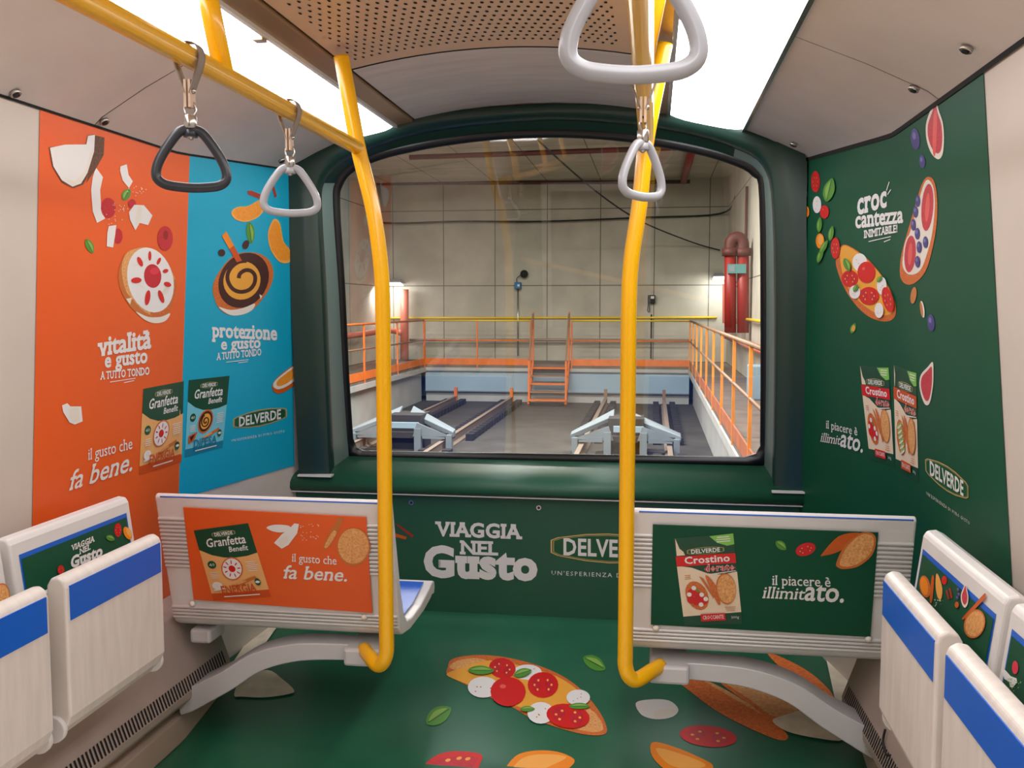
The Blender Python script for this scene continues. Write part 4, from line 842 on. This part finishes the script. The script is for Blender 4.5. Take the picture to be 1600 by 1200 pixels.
# ------------------------------------------------------------------ folding seats
def rrect(w, h, r, n=5):
    out = []
    for cx, cy, a0 in ((w / 2 - r, h / 2 - r, 0), (-w / 2 + r, h / 2 - r, 90), (-w / 2 + r, -h / 2 + r, 180), (w / 2 - r, -h / 2 + r, 270)):
        for i in range(n + 1): q = math.radians(a0 + 90 * i / n); out.append((cx + r * math.cos(q), cy + r * math.sin(q)))
    return out
def fold_seat(sg, xs, y0, y1, xb, yb0, yb1, label, ztop=0.83):
    """sg: direction towards the aisle. xs: X of the tipped-up seat's aisle face; xb: X of the backrest's top edge."""
    t = empty('folding_seat', (xs - sg * 0.12, (y0 + y1) / 2, 0.43), label, 'folding seat', 'folding seats along the walls')
    zt, zb = ztop, ztop - 0.345
    # tipped-up seat: rounded top, belly towards the bottom
    prof = [(0, zb + 0.012), (0.0, zt - 0.012), (-0.006, zt + 0.006), (-0.022, zt + 0.016), (-0.042, zt + 0.012), (-0.052, zt - 0.006), (-0.075, zb + 0.06), (-0.085, zb - 0.02), (-0.07, zb - 0.05), (-0.045, zb - 0.05), (-0.012, zb - 0.015)]
    mb = MB(); mb.prism([(xs + sg * u, z) for u, z in prof], y0, y1, 'shell_scuffed', 'y'); mb.build('seat', t, 0.007, 3)
    fx = xs + sg * 0.0015
    bd = MB(); bd.box((min(xs - sg * 0.01, fx), y0 + 0.012, zt - 0.094), (max(xs - sg * 0.01, fx), y1 - 0.012, zt - 0.008), 'seat_blue'); bd.build('blue_band', t)
    for yy in (y0 - 0.012, y1 - 0.004):
        lug = MB(); c = Vector((xs - sg * 0.045, yy, zb - 0.02)); lug.tube([c, c + Vector((0, 0.016, 0))], 0.034, 'shell', 18); lug.build('hinge', t, 0.003)
    # backrest shell: hollow panel leaning on the wall
    xt, zt2 = xb, 0.925; zb2 = 0.47; xb2 = xb + sg * 0.055
    pr = [(xt, zt2 - 0.018), (xt - sg * 0.008, zt2 - 0.003), (xt - sg * 0.03, zt2), (xt - sg * 0.055, zt2 - 0.012), (xt - sg * 0.06, zt2 - 0.04), (xb2 - sg * 0.05, zb2), (xb2, zb2)]
    mb = MB(); mb.prism(pr, yb0, yb1, 'shell', 'y'); mb.build('backrest', t, 0.008, 3)
    n = Vector((sg, 0, 0.055 / 0.44)).normalized(); p0 = Vector((xt, 0, zt2 - 0.018)) + n * 0.001
    pos = lambda y, z: Vector((xt + (xb2 - xt) * (zt2 - 0.018 - z) / (zt2 - 0.018 - zb2), y, z)) + n * 0.0012
    m_ = 0.026
    pad = MB(); pad.add([pos(yb0 + m_, 0.50), pos(yb1 - m_, 0.50), pos(yb1 - m_, 0.878), pos(yb0 + m_, 0.878)], [(0, 1, 2, 3)], 'seat_blue'); pad.build('backrest_pad', t)
    ad = MB(); ad.add([pos(yb0 + m_ + 0.006, 0.52) + n * 0.001, pos(yb1 - m_ - 0.006, 0.52) + n * 0.001, pos(yb1 - m_ - 0.006, 0.866) + n * 0.001, pos(yb0 + m_ + 0.006, 0.866) + n * 0.001], [(0, 1, 2, 3)], 'green_poster'); ad = ad.build('advert_panel', t)
    # fixing bracket down to the heater box
    bk = MB(); ym = (y0 + y1) / 2; xa, xc = sorted((xs - sg * 0.06, xs - sg * 0.24)); bk.box((xa, ym - 0.16, zb - 0.055), (xc, ym + 0.16, zb - 0.02), 'shell_side'); bk.build('bracket', t, 0.005)
    return t, ad, Plane(p0 + n * 0.0015, n)
ls, la, lsurf = fold_seat(1, -1.40, 2.065, 2.52, -1.575, 2.105, 2.65, 'folding seat beneath the VIAGGIA NEL Gusto backrest advert')
ls2, la2, lsurf2 = fold_seat(1, -1.40, 1.53, 2.0, -1.575, 1.56, 2.075, 'cut-off folding seat at the left edge of the photo')
rs, ra, rsurf = fold_seat(-1, 0.575, 1.975, 2.43, 0.70, 1.975, 2.555, 'folding seat beneath the backrest advert with breads and a fig')
rs2, ra2, rsurf2 = fold_seat(-1, 0.575, 1.45, 1.92, 0.70, 1.42, 1.94, 'cut-off folding seat at the right edge of the photo')
a = Art(lsurf, 0.001); o, k = (0, 740), 2.609
a.T('VIAGGIA', (111, 861), (147.5, 845.5), 8.5, 'ink_white', bold=0.03, serif=0.06, res=2); a.T('NEL', (123.5, 866.5), (141, 858), 8.5, 'ink_white', bold=0.03, serif=0.06, res=2); a.T('Gusto', (110, 888), (159.5, 868), 17, 'ink_white', bold=0.045, serif=0.05)
a.build('lettering', la)
a = Art(lsurf, 0.001); tomato(a, 480, 230, 15, 28, 0, o, k); a.flush('printed_tomato', la); a.E(518, 243, 15, 28, 'ink_orange', -25, o, k); a.E(522, 240, 8, 20, 'ink_orange_lt', -25, o, k); a.flush('printed_orange_tomato', la); basil(a, 447, 263, 18, 12, 20, o, k); a.flush('printed_leaf', la); tomato(a, 245, 393, 14, 19, 0, o, k); a.flush('printed_tomato', la); a.P([(175, 480), (215, 455), (245, 425), (250, 440), (220, 470), (180, 492)], 'ink_white', True, o, k)
for _ in range(14): a.E(random.uniform(240, 300), random.uniform(400, 440), 2, 2, 'ink_ivory', 0, o, k, 6)
a.build('printed_coconut', la)
a = Art(lsurf2, 0.001); a.E(2, 512, 36, 66, 'ink_crust', 8, o, k); a.E(2, 512, 32, 60, 'ink_bread', 8, o, k); a.build('printed_bread', la2)
a = Art(rsurf, 0.001); o, k = (1300, 780), 2.857
a.E(417, 390, 24, 50, 'ink_toast', -10, o, k); a.E(414, 388, 17, 41, 'ink_orange', -10, o, k); a.flush('printed_bread', ra); a.P([(447, 350), (458, 352), (450, 455), (438, 450)], 'ink_orange_dk', True, o, k); a.flush('printed_bread', ra); a.P([(468, 335), (480, 345), (495, 400), (490, 445), (475, 440), (465, 390)], 'ink_orange_lt', True, o, k); a.flush('printed_orange_slice', ra)
a.P([(640, 470), (685, 420), (680, 450), (600, 530), (585, 530)], 'ink_orange_dk', True, o, k); a.flush('printed_bread', ra); a.E(640, 557, 47, 66, 'ink_crust', 15, o, k); a.E(641, 557, 41, 58, 'ink_bread', 15, o, k)
a.build('printed_bread', ra)
a = Art(rsurf, 0.001); tomato(a, 503, 362, 12, 20, 0, o, k, False); a.flush('printed_tomato', ra); a.P([(510, 408), (518, 404), (528, 445), (520, 448)], 'ink_cinnamon', False, o, k); a.P([(524, 398), (532, 396), (541, 440), (533, 444)], 'ink_cinnamon', False, o, k); a.flush('printed_cinnamon', ra)
figshape(a, [(600, 372), (605, 400), (612, 435), (608, 470), (595, 485), (582, 465), (578, 430), (588, 400)], 0.75, o, k); a.flush('printed_fig', ra)
for x, y in ((566, 403), (570, 425), (563, 440)): berry(a, x, y, 6, 8, 0, o, k); a.flush('printed_blueberry', ra)
a.E(562, 472, 9, 14, 'ink_orange_dk', 0, o, k)
for _ in range(16): a.E(random.uniform(455, 500), random.uniform(450, 480), 2.5, 2.5, random.choice(('ink_ivory', 'ink_leaf')), 0, o, k, 6)
a.build('printed_crumbs', ra)
a = Art(rsurf2, 0.001); a.P([(760, 765), (775, 762), (800, 790), (826, 800), (830, 818), (808, 842), (797, 838), (793, 815), (772, 803)], 'ink_white', False, o, k); a.flush('printed_coconut', ra2); a.E(820, 752, 14, 30, 'ink_pink', 0, o, k); a.flush('printed_raspberry', ra2)
for _ in range(22): a.E(random.uniform(790, 850), random.uniform(800, 860), 2.5, 2.5, 'ink_leaf_lt', 0, o, k, 6)
a.build('printed_crumbs', ra2)
# ------------------------------------------------------------------ handrails
def handrail(xr, xp, sg, ypole, label, elbow):
    t = empty('handrail', (xp, ypole, 0.35), label, 'handrail', 'yellow handrails')
    R = 0.0215
    b = MB(); b.cyl((xr, -2.6, 1.985), (xr, ypole + 0.005, 1.985), R, 'yellow', 20); b.build('rail', t)
    p = MB()
    path = spline([(xr + sg * 0.05, ypole, 2.26), (xr + sg * 0.035, ypole, 2.18), (xr, ypole, 1.985), (xp + sg * 0.028, ypole, 1.80), (xp + sg * 0.006, ypole, 1.64), (xp, ypole, 1.50), (xp, ypole, 1.2), (xp, ypole, 0.75), (xp, ypole, 0.43)], 6)
    el = [(xp, ypole, 0.405), (xp - 0.0 + elbow * 0.008, ypole, 0.375), (xp + elbow * 0.025, ypole + 0.008, 0.355), (xp + elbow * 0.045, ypole + 0.022, 0.355), (xp + elbow * 0.075, ypole + 0.06, 0.362), (xp + elbow * 0.11, ypole + 0.11, 0.366)]
    p.tube(path + spline([path[-1]] + [Vector(q) for q in el], 5)[1:], 0.0235, 'yellow', 20); p.build('pole', t)
    for yy in (1.93, 0.3, -1.4):
        s = MB(); s.cyl((xr, yy, 1.985), (xr + sg * 0.055, yy, 2.27), R * 0.98, 'yellow', 18); s.build('post', t)
    return t
handrail(-0.90, -0.828, -1, 2.85, 'yellow handrail and pole ending beside the orange-advert bench', -1)
handrail(-0.026, -0.072, 1, 2.85, 'yellow handrail and pole ending beside the green-advert bench', 1)
def hand_strap(x, y, rot, ring, label, zr=1.985):
    t = empty('hand_strap', (x, y, zr), label, 'hand strap', 'hanging hand straps')
    t.rotation_euler = (0, 0, rot)
    M = Matrix.Translation((x, y, zr)) @ Matrix.Rotation(rot, 4, 'Z')
    def L(p): return M @ Vector(p)
    # strap: teardrop loop over the rail (rail runs along world Y; loop lies across it)
    M2 = Matrix.Translation((x, y, zr)); w = 0.012
    lp = [(0.004, -0.072), (0.012, -0.05), (0.024, -0.018), (0.027, 0.004), (0.018, 0.022), (0, 0.027), (-0.018, 0.022), (-0.027, 0.004), (-0.024, -0.018), (-0.012, -0.05), (-0.004, -0.072)]
    pts = spline([(u, 0, v) for u, v in lp], 4); st = MB()
    out = [[M2 @ Vector((q.x * 1.08, -w, q.z)) for q in pts], [M2 @ Vector((q.x * 1.08, w, q.z)) for q in pts]]
    inn = [[M2 @ Vector((q.x * 0.92, w, q.z * 0.97)) for q in pts], [M2 @ Vector((q.x * 0.92, -w, q.z * 0.97)) for q in pts]]
    st.loft([out[0], out[1], inn[0], inn[1], out[0]], 'strap'); st.build('strap', t)
    tl = MB(); tl.box((x - 0.007, y - w * 0.9, zr - 0.098), (x - 0.002, y + w * 0.9, zr - 0.045), 'strap_tan'); tl.box((x + 0.002, y - w * 0.9, zr - 0.098), (x + 0.007, y + w * 0.9, zr - 0.045), 'strap_tan'); tl.build('strap_tail', t)
    rv = MB()
    for s in (-1, 1): rv.dome((x + s * 0.007, y, zr - 0.066), 0.006, 0.006, (s, 0, 0), 'steel', 10)
    rv.build('rivet', t)
    sw = MB(); lk = [(0.011 * math.cos(q), 0, -0.101 + 0.016 * math.sin(q)) for q in (2 * math.pi * i / 14 for i in range(14))]; sw.tube([L(p) for p in lk], 0.0026, 'steel', 8, True)
    sw.tube([L((0, 0, -0.112)), L((0, 0, -0.114)), L((0, 0, -0.136)), L((0, 0, -0.138))], [0.010, 0.0125, 0.0125, 0.011], 'steel', 16); sw.build('swivel', t)
    b0 = -0.250
    rg = [(0.0, 0.110), (0.022, 0.106), (0.044, 0.082), (0.064, 0.052), (0.0725, 0.030), (0.071, 0.014), (0.057, 0.004), (0.035, 0.0), (0, -0.002), (-0.035, 0.0), (-0.057, 0.004), (-0.071, 0.014), (-0.0725, 0.030), (-0.064, 0.052), (-0.044, 0.082), (-0.022, 0.106)]
    rm = MB(); rm.tube([L((u * 0.9, 0, b0 + v)) for u, v in [(q.x, q.z) for q in spline([(u, 0, v) for u, v in rg], 4, True)]], 0.0092, ring, 12, True, 0.0095)
    rm.tube([L((0, 0, -0.139)), L((0, 0, -0.141)), L((0, 0, -0.146)), L((0, 0, b0 + 0.096))], [0.009, 0.0115, 0.0115, 0.014], ring, 16); rm.build('grip_ring', t)
    bt = MB(); bt.dome(L((0, 0, b0 + 0.099)), 0.008, 0.009, (0, 0, -1), 'steel', 12); bt.build('end_nut', t)
    return t
hand_strap(-0.90, 1.775, math.radians(24), 'ring_black', 'black triangular hand strap hanging from the left handrail')
hand_strap(-0.90, 2.29, math.radians(22), 'ring_grey', 'grey triangular hand strap hanging beside the turquoise poster')
hand_strap(-0.026, 2.06, math.radians(52), 'ring_grey', 'small grey hand strap seen in front of a yellow pole')
hand_strap(-0.023, 0.985, math.radians(8), 'ring_grey', 'large light grey hand strap cut off by the top of the photo')
# ------------------------------------------------------------------ the depot beyond the window
FZ = -1.0; BY = 26.0; XLW, XRW = -7.6, 1.95; CZ = 4.9
MB().box((XLW, BY, FZ), (XRW, BY + 0.2, CZ), 'concrete').build('wall_shed_back', kind='structure')
MB().box((XLW - 0.2, 4.4, FZ), (XLW, BY, CZ), 'concrete').build('wall_shed_left', kind='structure')
MB().box((XRW, 4.4, FZ), (XRW + 0.2, BY, CZ), 'concrete').build('wall_shed_right', kind='structure')
MB().box((XLW, 4.4, CZ), (XRW, BY, CZ + 0.2), 'concrete').build('ceiling_shed', kind='structure')
MB().box((XLW, 4.4, FZ - 0.2), (XRW, BY, FZ), 'shed_floor').build('floor_shed', kind='structure')
# walkways round the pit
PX0, PX1, PY = -5.98, 0.93, 24.5
wk = MB(); wk.box((PX1, 4.4, -0.12), (XRW, BY, 0), 'deck'); wk.box((XLW, 4.4, -0.12), (PX0, BY, 0), 'deck'); wk.box((PX0, PY, -0.12), (PX1, BY, 0), 'deck')
wk.box((PX0 - 0.02, 4.4, -0.22), (PX0 + 0.03, PY, -0.10), 'pit_wall'); wk.box((PX1 - 0.03, 4.4, -0.22), (PX1 + 0.02, PY, -0.10), 'pit_wall')
wk.box((PX0, PY - 0.02, -0.18), (PX1, PY + 0.02, -0.10), 'pit_wall')
wk.box((PX0 - 0.2, 4.4, FZ), (PX0 - 0.1, PY, -0.12), 'pit_wall'); wk.box((PX1 + 0.1, 4.4, FZ), (PX1 + 0.2, PY, -0.12), 'pit_wall')
wk.build('floor_walkway', kind='structure')
bpn = MB(); bpn.box((PX0, PY + 0.05, -0.72), (PX1, PY + 0.1, -0.18), 'pit_panel'); bpn.box((PX0, PY + 0.12, FZ), (PX1, PY + 0.18, -0.72), 'pit_wall'); bpn.box((PX0, PY - 0.02, -0.735), (PX1, PY + 0.12, -0.715), 'buffer_white'); bpn.box((PX0, PY - 0.01, -0.2), (PX1, PY + 0.08, -0.175), 'buffer_white')
bpn.build('wall_pit', kind='structure')
def railing(a, b, n, label, skip=None, topm='rail_yellow', postm='rail_orange'):
    a, b = Vector(a), Vector(b); t = empty('railing', (a + b) / 2, label, 'railing', 'depot railings')
    for zz_, m, r in ((1.14, topm, 0.024), (0.62, 'rail_brown' if topm != 'rail_yellow' else postm, 0.02)):
        MB().cyl(a + Vector((0, 0, zz_)), b + Vector((0, 0, zz_)), r, m, 10).build('rail', t)
    kb = MB(); d = (b - a).normalized(); kb.bar(a + Vector((0, 0, 0.06)), b + Vector((0, 0, 0.06)), 0.02, 0.17, 'rail_kick' if topm == 'rail_brown' else postm); kb.build('kick_board', t)
    for i in range(n + 1):
        p = a + (b - a) * (i / n); MB().bar(p + Vector((0, 0, -0.15)), p + Vector((0, 0, 1.14)), 0.036, 0.036, postm).build('post', t)
    return t
sx0, sx1 = onY(833, 560, PY).x, onY(889, 560, PY).x
railing((PX0, PY, 0), (sx0 - 0.07, PY, 0), 2, 'orange railing before the back wall, left of the stairs')
railing((sx1 + 0.07, PY, 0), (PX1, PY, 0), 2, 'orange railing before the back wall, right of the stairs')
railing((PX1, 5.5, 0), (PX1, PY - 0.1, 0), 10, 'railing along the walkway past the dark red pipes', None, 'rail_brown', 'rail_amber')
railing((PX0, 8.7, 0), (PX0, PY - 0.1, 0), 6, 'orange railing along the walkway by the salmon pipe', None, 'rail_orange')
# stairs down into the pit
st = empty('pit_stairs', ((sx0 + sx1) / 2, PY - 0.6, FZ), 'orange steel stairs leading down from the walkway', 'stairs')
for x in (sx0, sx1):
    MB().bar((x, PY, 0.0), (x, PY - 0.9, FZ), 0.05, 0.2, 'rail_orange').build('stringer', st)
    h = MB(); h.bar((x, PY, 1.35), (x, PY - 0.85, 0.15), 0.045, 0.045, 'rail_brown'); h.bar((x, PY - 0.02, 0), (x, PY - 0.02, 1.35), 0.045, 0.045, 'rail_orange'); h.bar((x, PY - 0.85, 0.15), (x, PY - 0.85, FZ), 0.045, 0.045, 'rail_orange'); h.build('stair_rail', st)
for i in range(5):
    MB().box((sx0, PY - 0.15 - 0.19 * i - 0.12, -0.1 - 0.19 * i), (sx1, PY - 0.15 - 0.19 * i + 0.12, -0.06 - 0.19 * i), 'rail_orange' if i % 2 == 0 else 'rail_brown').build('tread', st)
# rails with black guide chains
for xc, w in ((XC, 'nearest the walkway with dark red pipes'), (-4.3, 'nearest the salmon pipe')):
    for s in (-1, 1):
        x = xc + s * 0.73
        r = MB(); r.prism([(x - 0.07, FZ), (x - 0.07, FZ + 0.03), (x - 0.02, FZ + 0.06), (x - 0.02, FZ + 0.17), (x - 0.04, FZ + 0.2), (x + 0.04, FZ + 0.2), (x + 0.02, FZ + 0.17), (x + 0.02, FZ + 0.06), (x + 0.07, FZ + 0.03), (x + 0.07, FZ)], 4.6, PY - 0.6, 'rail_steel', 'y')
        o_ = r.build('track_rail'); tag(o_, 'steel rail of the track %s, %s one' % (w, 'its left' if s < 0 else 'its right'), 'rail', 'track rails')
        for q in (-1, 1):
            c = MB(); y = 5.0
            while y < PY - 0.7:
                if 15.3 < y < 16.9: y += 0.34; continue
                xx = x + q * 0.2; c.box((xx - 0.07, y, FZ), (xx + 0.07, y + 0.24, FZ + 0.13), 'chain'); c.box((xx - 0.03, y + 0.22, FZ), (xx + 0.03, y + 0.34, FZ + 0.1), 'chain'); y += 0.34
            c.build('fastening_strip', o_)
        st_ = MB(); st_.box((x - 0.04, PY - 0.6, FZ), (x + 0.04, PY - 0.5, FZ + 0.42), 'rail_orange' if xc < -2 else 'rail_brown'); st_.build('end_stop', o_)
# buffers: white painted wedge frames standing on the tracks
def buffer(xc, y, label):
    t = empty('buffer_stop', (xc, y, FZ), label, 'buffer stop', 'buffer stops')
    top = Vector((xc - 0.12, y + 0.5, -0.30))
    for s in (-1, 1):
        f = MB(); e = Vector((xc + s * 0.92, y - 0.25, -0.62)); a1 = top + Vector((s * 0.1, 0, 0))
        f.add([a1, a1 + Vector((0, -0.25, -0.10)), e + Vector((0, -0.2, -0.03)), e, a1 + Vector((0, 0, -0.07)), a1 + Vector((0, -0.25, -0.17)), e + Vector((0, -0.2, -0.13)), e + Vector((0, 0, -0.13))],
              [(0, 1, 2, 3), (4, 7, 6, 5), (0, 4, 5, 1), (1, 5, 6, 2), (2, 6, 7, 3), (3, 7, 4, 0)], 'buffer_white'); f.build('sloping_beam', t, 0.01)
        g = MB(); g.add([Vector((xc + s * 0.88, y - 0.5, -0.72)), Vector((xc + s * 0.28, y - 0.45, -0.50)), Vector((xc + s * 0.2, y - 0.45, -0.74)), Vector((xc + s * 0.88, y - 0.46, -0.76)), Vector((xc + s * 0.28, y - 0.40, -0.50)), Vector((xc + s * 0.2, y - 0.40, -0.74))], [(0, 1, 2), (3, 5, 4), (0, 3, 4, 1), (1, 4, 5, 2), (2, 5, 3, 0)], 'buffer_white'); g.build('gusset', t)
        l = MB(); l.box((xc + s * 0.3 - 0.06, y - 0.5, FZ), (xc + s * 0.3 + 0.06, y - 0.38, -0.6), 'buffer_white'); l.box((xc + s * 0.85 - 0.05, y - 0.5, FZ), (xc + s * 0.85 + 0.05, y - 0.35, -0.7), 'buffer_white'); l.build('leg', t)
        q = MB(); q.box((xc + s * 0.58 - 0.2, y - 0.48, FZ + 0.23), (xc + s * 0.58 + 0.2, y - 0.42, FZ + 0.31), 'buffer_white'); q.build('foot_plate', t)
    b = MB(); b.box((xc - 0.9, y - 0.38, FZ + 0.22), (xc + 0.9, y - 0.2, -0.68), 'buffer_dark'); b.box((xc - 0.3, y - 0.2, FZ), (xc + 0.3, y + 0.5, -0.40), 'buffer_dark'); b.build('body', t)
    p = MB(); p.box((xc - 0.2, y - 0.44, -0.60), (xc + 0.3, y - 0.38, -0.50), 'pit_panel'); p.build('bumper_pad', t)
buffer(XC, 16.3, 'pale wedge-shaped buffer stop in front of the yellow pole and walkway')
buffer(-4.3, 16.3, 'pale wedge-shaped buffer stop by the pit wall below the salmon pipe')
# lamps on the walls
def wall_lamp(p, sx, label):
    t = empty('wall_lamp', p, label, 'lamp', 'depot wall lamps'); p = Vector(p)
    h = MB(); h.add([p + Vector(q) for q in ((-sx, -0.4, 0), (sx, -0.4, 0), (sx, 0, 0), (-sx, 0, 0), (-sx * .7, -0.2, 0.12), (sx * .7, -0.2, 0.12), (sx * .7, 0, 0.12), (-sx * .7, 0, 0.12))], [(4, 5, 6, 7), (0, 1, 5, 4), (1, 2, 6, 5), (2, 3, 7, 6), (3, 0, 4, 7)], 'ring_grey'); h.build('housing', t)
    g = MB(); g.add([p + Vector(q) for q in ((-sx * .92, -0.44, 0.02), (sx * .92, -0.44, 0.02), (sx * .92, -0.06, -0.06), (-sx * .92, -0.06, -0.06))], [(0, 1, 2, 3)], 'lamp_glow'); g.build('glass', t)
    l = bpy.data.lights.new('lamp_light', 'AREA'); l.energy = 14; l.size = 0.5; l.color = (1, 0.97, 0.92); o_ = bpy.data.objects.new('lamp_light', l); COL.objects.link(o_); o_.location = p + Vector((0, -0.7, -0.1)); o_.rotation_euler = (math.radians(20), 0, 0); o_.parent = t; o_.matrix_parent_inverse = world_of(t).inverted()
wall_lamp(onY(617, 443, BY - 0.02), 0.3, 'lit wall lamp above the salmon standpipe')
wall_lamp(onY(1122, 434, BY - 0.02), 0.16, 'lit wall lamp beside the dark red pipes')
def pipe(name, pts, r, m, label, cat='pipe', seg=12): o_ = MB().tube(pts, r, m, seg).build(name); return tag(o_, label, cat)
def Y_(x, y, Y): return onY(x, y, Y)
pipe('standpipe', [Y_(632, 452, 25.65), Y_(632, 562, 25.65)], 0.12, 'pipe_salmon', 'upright salmon pipe in the corner under the wall lamp')
pipe('wall_pipe', spline([(-7.3, 12, 0.75), (-7.3, 22, 0.8), (-7.2, 25.2, 0.85), Y_(628, 521, 25.6)], 4), 0.08, 'pipe_salmon', 'salmon pipe running level along the wall to the standpipe')
pipe('sprinkler_pipe', [Y_(540, 287, 25.7), Y_(1078, 284, 25.7)], 0.05, 'pipe_dark', 'thin dark red pipe along the top of the back wall')
pipe('sprinkler_pipe', [Y_(640, 246, 20.0), Y_(1110, 229, 20.0)], 0.055, 'pipe_dark', 'thin dark red pipe under the shed ceiling, higher of two')
pipe('sprinkler_pipe', [Y_(1082, 232, 20.5), Y_(1068, 283, 25.5)], 0.09, 'pipe_red', 'short dark red pipe joining two sprinkler lines')
pipe('wall_cable', spline([Y_(540, 330, 25.7), Y_(600, 348, 25.8), Y_(720, 346, 25.8), Y_(850, 346, 25.8), Y_(1000, 340, 25.8), Y_(1125, 334, 25.8), Y_(1150, 306, 24.0)], 6), 0.025, 'cable', 'black cable strung level across the back wall', 'cable', 8)
pipe('hanging_cable', spline([Y_(835, 212, 18), Y_(850, 228, 18.5), Y_(930, 298, 21), Y_(1000, 345, 23.5), Y_(1080, 378, 25.5), Y_(1125, 391, 25.8)], 6), 0.018, 'cable', 'thin black cable sagging diagonally down towards the dark red pipes', 'cable', 8)
pipe('handrail_pipe', [Y_(640, 531, 25.75), Y_(1085, 531, 25.75)], 0.035, 'rail_steel', 'grey pipe fixed level along the back wall behind railings')
pipe('gas_pipe', [Y_(600, 497, 25.955), Y_(1120, 496, 25.955)], 0.03, 'rail_yellow', 'yellow pipe along the back wall at rail height')
pr1 = empty('riser_pipe', Y_(1146, 520, 19.5), 'pair of thick dark red riser pipes on the right-hand shed wall', 'pipe')
for x in (1141, 1161):
    MB().tube([Y_(x, 392, 19.5), Y_(x, 520, 19.5)], 0.115, 'pipe_red', 14).build('pipe_run', pr1)
    MB().tube([Y_(x, 388, 19.5), Y_(x, 400, 19.5)], 0.16, 'pipe_dark', 14).build('flange', pr1)
MB().tube(spline([Y_(1141, 390, 19.5), Y_(1143, 376, 19.5), Y_(1152, 371, 19.5), Y_(1160, 377, 19.5), Y_(1161, 392, 19.5)], 4), 0.12, 'pipe_dark', 12).build('elbow', pr1)
pipe('thin_pipe', [Vector((XRW, 20.5, Y_(1132, 446, 20.5).z)), Y_(1132, 446, 20.5), Y_(1132, 503, 20.5), Vector((XRW, 20.5, Y_(1132, 503, 20.5).z))], 0.05, 'pipe_salmon', 'thin bright red upright pipe beside the thick riser pipes')
pipe('wall_pipe', [(1.75, 7, 0.80), (1.75, 24.5, 0.80)], 0.075, 'pipe_salmon', 'salmon pipe running level behind the right-hand railing')
pipe('wall_pipe', [(1.85, 7, 1.25), (1.85, 22, 1.25)], 0.03, 'rail_yellow', 'thin yellow pipe on the wall behind the riser pipes')
pipe('wall_conduit', [(1.90, 20.5, 4.0), (1.90, 20.5, 1.3)], 0.03, 'pipe_dark', 'thin dark conduit climbing the right-hand shed wall')
s_ = MB(); p = Y_(1151, 420, 19.385); s_.box((p.x - 0.18, p.y - 0.05, p.z - 0.09), (p.x + 0.18, p.y, p.z + 0.09), 'sign_teal'); s_.box((p.x - 0.15, p.y - 0.055, p.z - 0.06), (p.x - 0.04, p.y - 0.045, p.z + 0.06), 'buffer_white'); tag(s_.build('pipe_sign'), 'small teal sign strapped to the dark red riser pipes', 'sign')
dr = MB(); dr.box((1.55, 15.6, 0.0), (1.9, 16.1, 0.55), 'pit_panel'); tag(dr.build('equipment_box', None, 0.02), 'pale blue equipment box on the walkway behind the railing', 'box')
bx = empty('junction_box', Y_(809, 447, BY - 0.1), 'blue junction box on the back wall with its conduit', 'box'); p = Y_(809, 446, BY - 0.16)
MB().box((p.x - 0.085, p.y - 0.06, p.z - 0.09), (p.x + 0.085, p.y + 0.16, p.z + 0.09), 'box_blue').build('casing', bx, 0.01)
MB().box((p.x, p.y - 0.065, p.z - 0.03), (p.x + 0.06, p.y - 0.055, p.z + 0.03), 'white_trim').build('sticker', bx)
MB().cyl(p + Vector((0, 0.04, -0.09)), (p.x, p.y + 0.04, Y_(809, 556, BY - 0.16).z), 0.02, 'steel', 8).build('conduit', bx)
hp = empty('wall_horn', Y_(819, 428, BY - 0.1), 'small black horn above the blue junction box', 'horn'); q = Y_(819, 428, BY - 0.15)
MB().dome(q, 0.11, 0.14, (0.2, -1, -0.1), 'cable', 14).build('bell', hp); MB().tube(spline([p + Vector((-0.02, 0, 0.09)), p + Vector((-0.02, 0, 0.2)), q + Vector((-0.05, 0, 0))], 4), 0.012, 'cable', 6).build('cable', hp)
ph = empty('wall_telephone', Y_(1017, 470, BY - 0.1), 'black telephone on the back wall right of a yellow pole', 'telephone'); p = Y_(1018, 468, BY - 0.1)
MB().box((p.x - 0.1, p.y - 0.08, p.z - 0.11), (p.x + 0.1, p.y + 0.1, p.z + 0.12), 'cable').build('casing', ph, 0.02); MB().box((p.x - 0.02, p.y - 0.09, p.z + 0.02), (p.x + 0.07, p.y - 0.075, p.z + 0.09), 'white_trim').build('display', ph)
MB().tube(spline([p + Vector((-0.08, -0.02, -0.1)), p + Vector((-0.1, -0.02, -0.3)), p + Vector((-0.05, 0, -0.32)), p + Vector((-0.06, 0, -0.12))], 4), 0.014, 'cable', 6).build('cord', ph)
MB().cyl((p.x, p.y + 0.05, p.z - 0.4), (p.x, p.y + 0.05, 0.1), 0.018, 'cable', 8).build('conduit', ph)
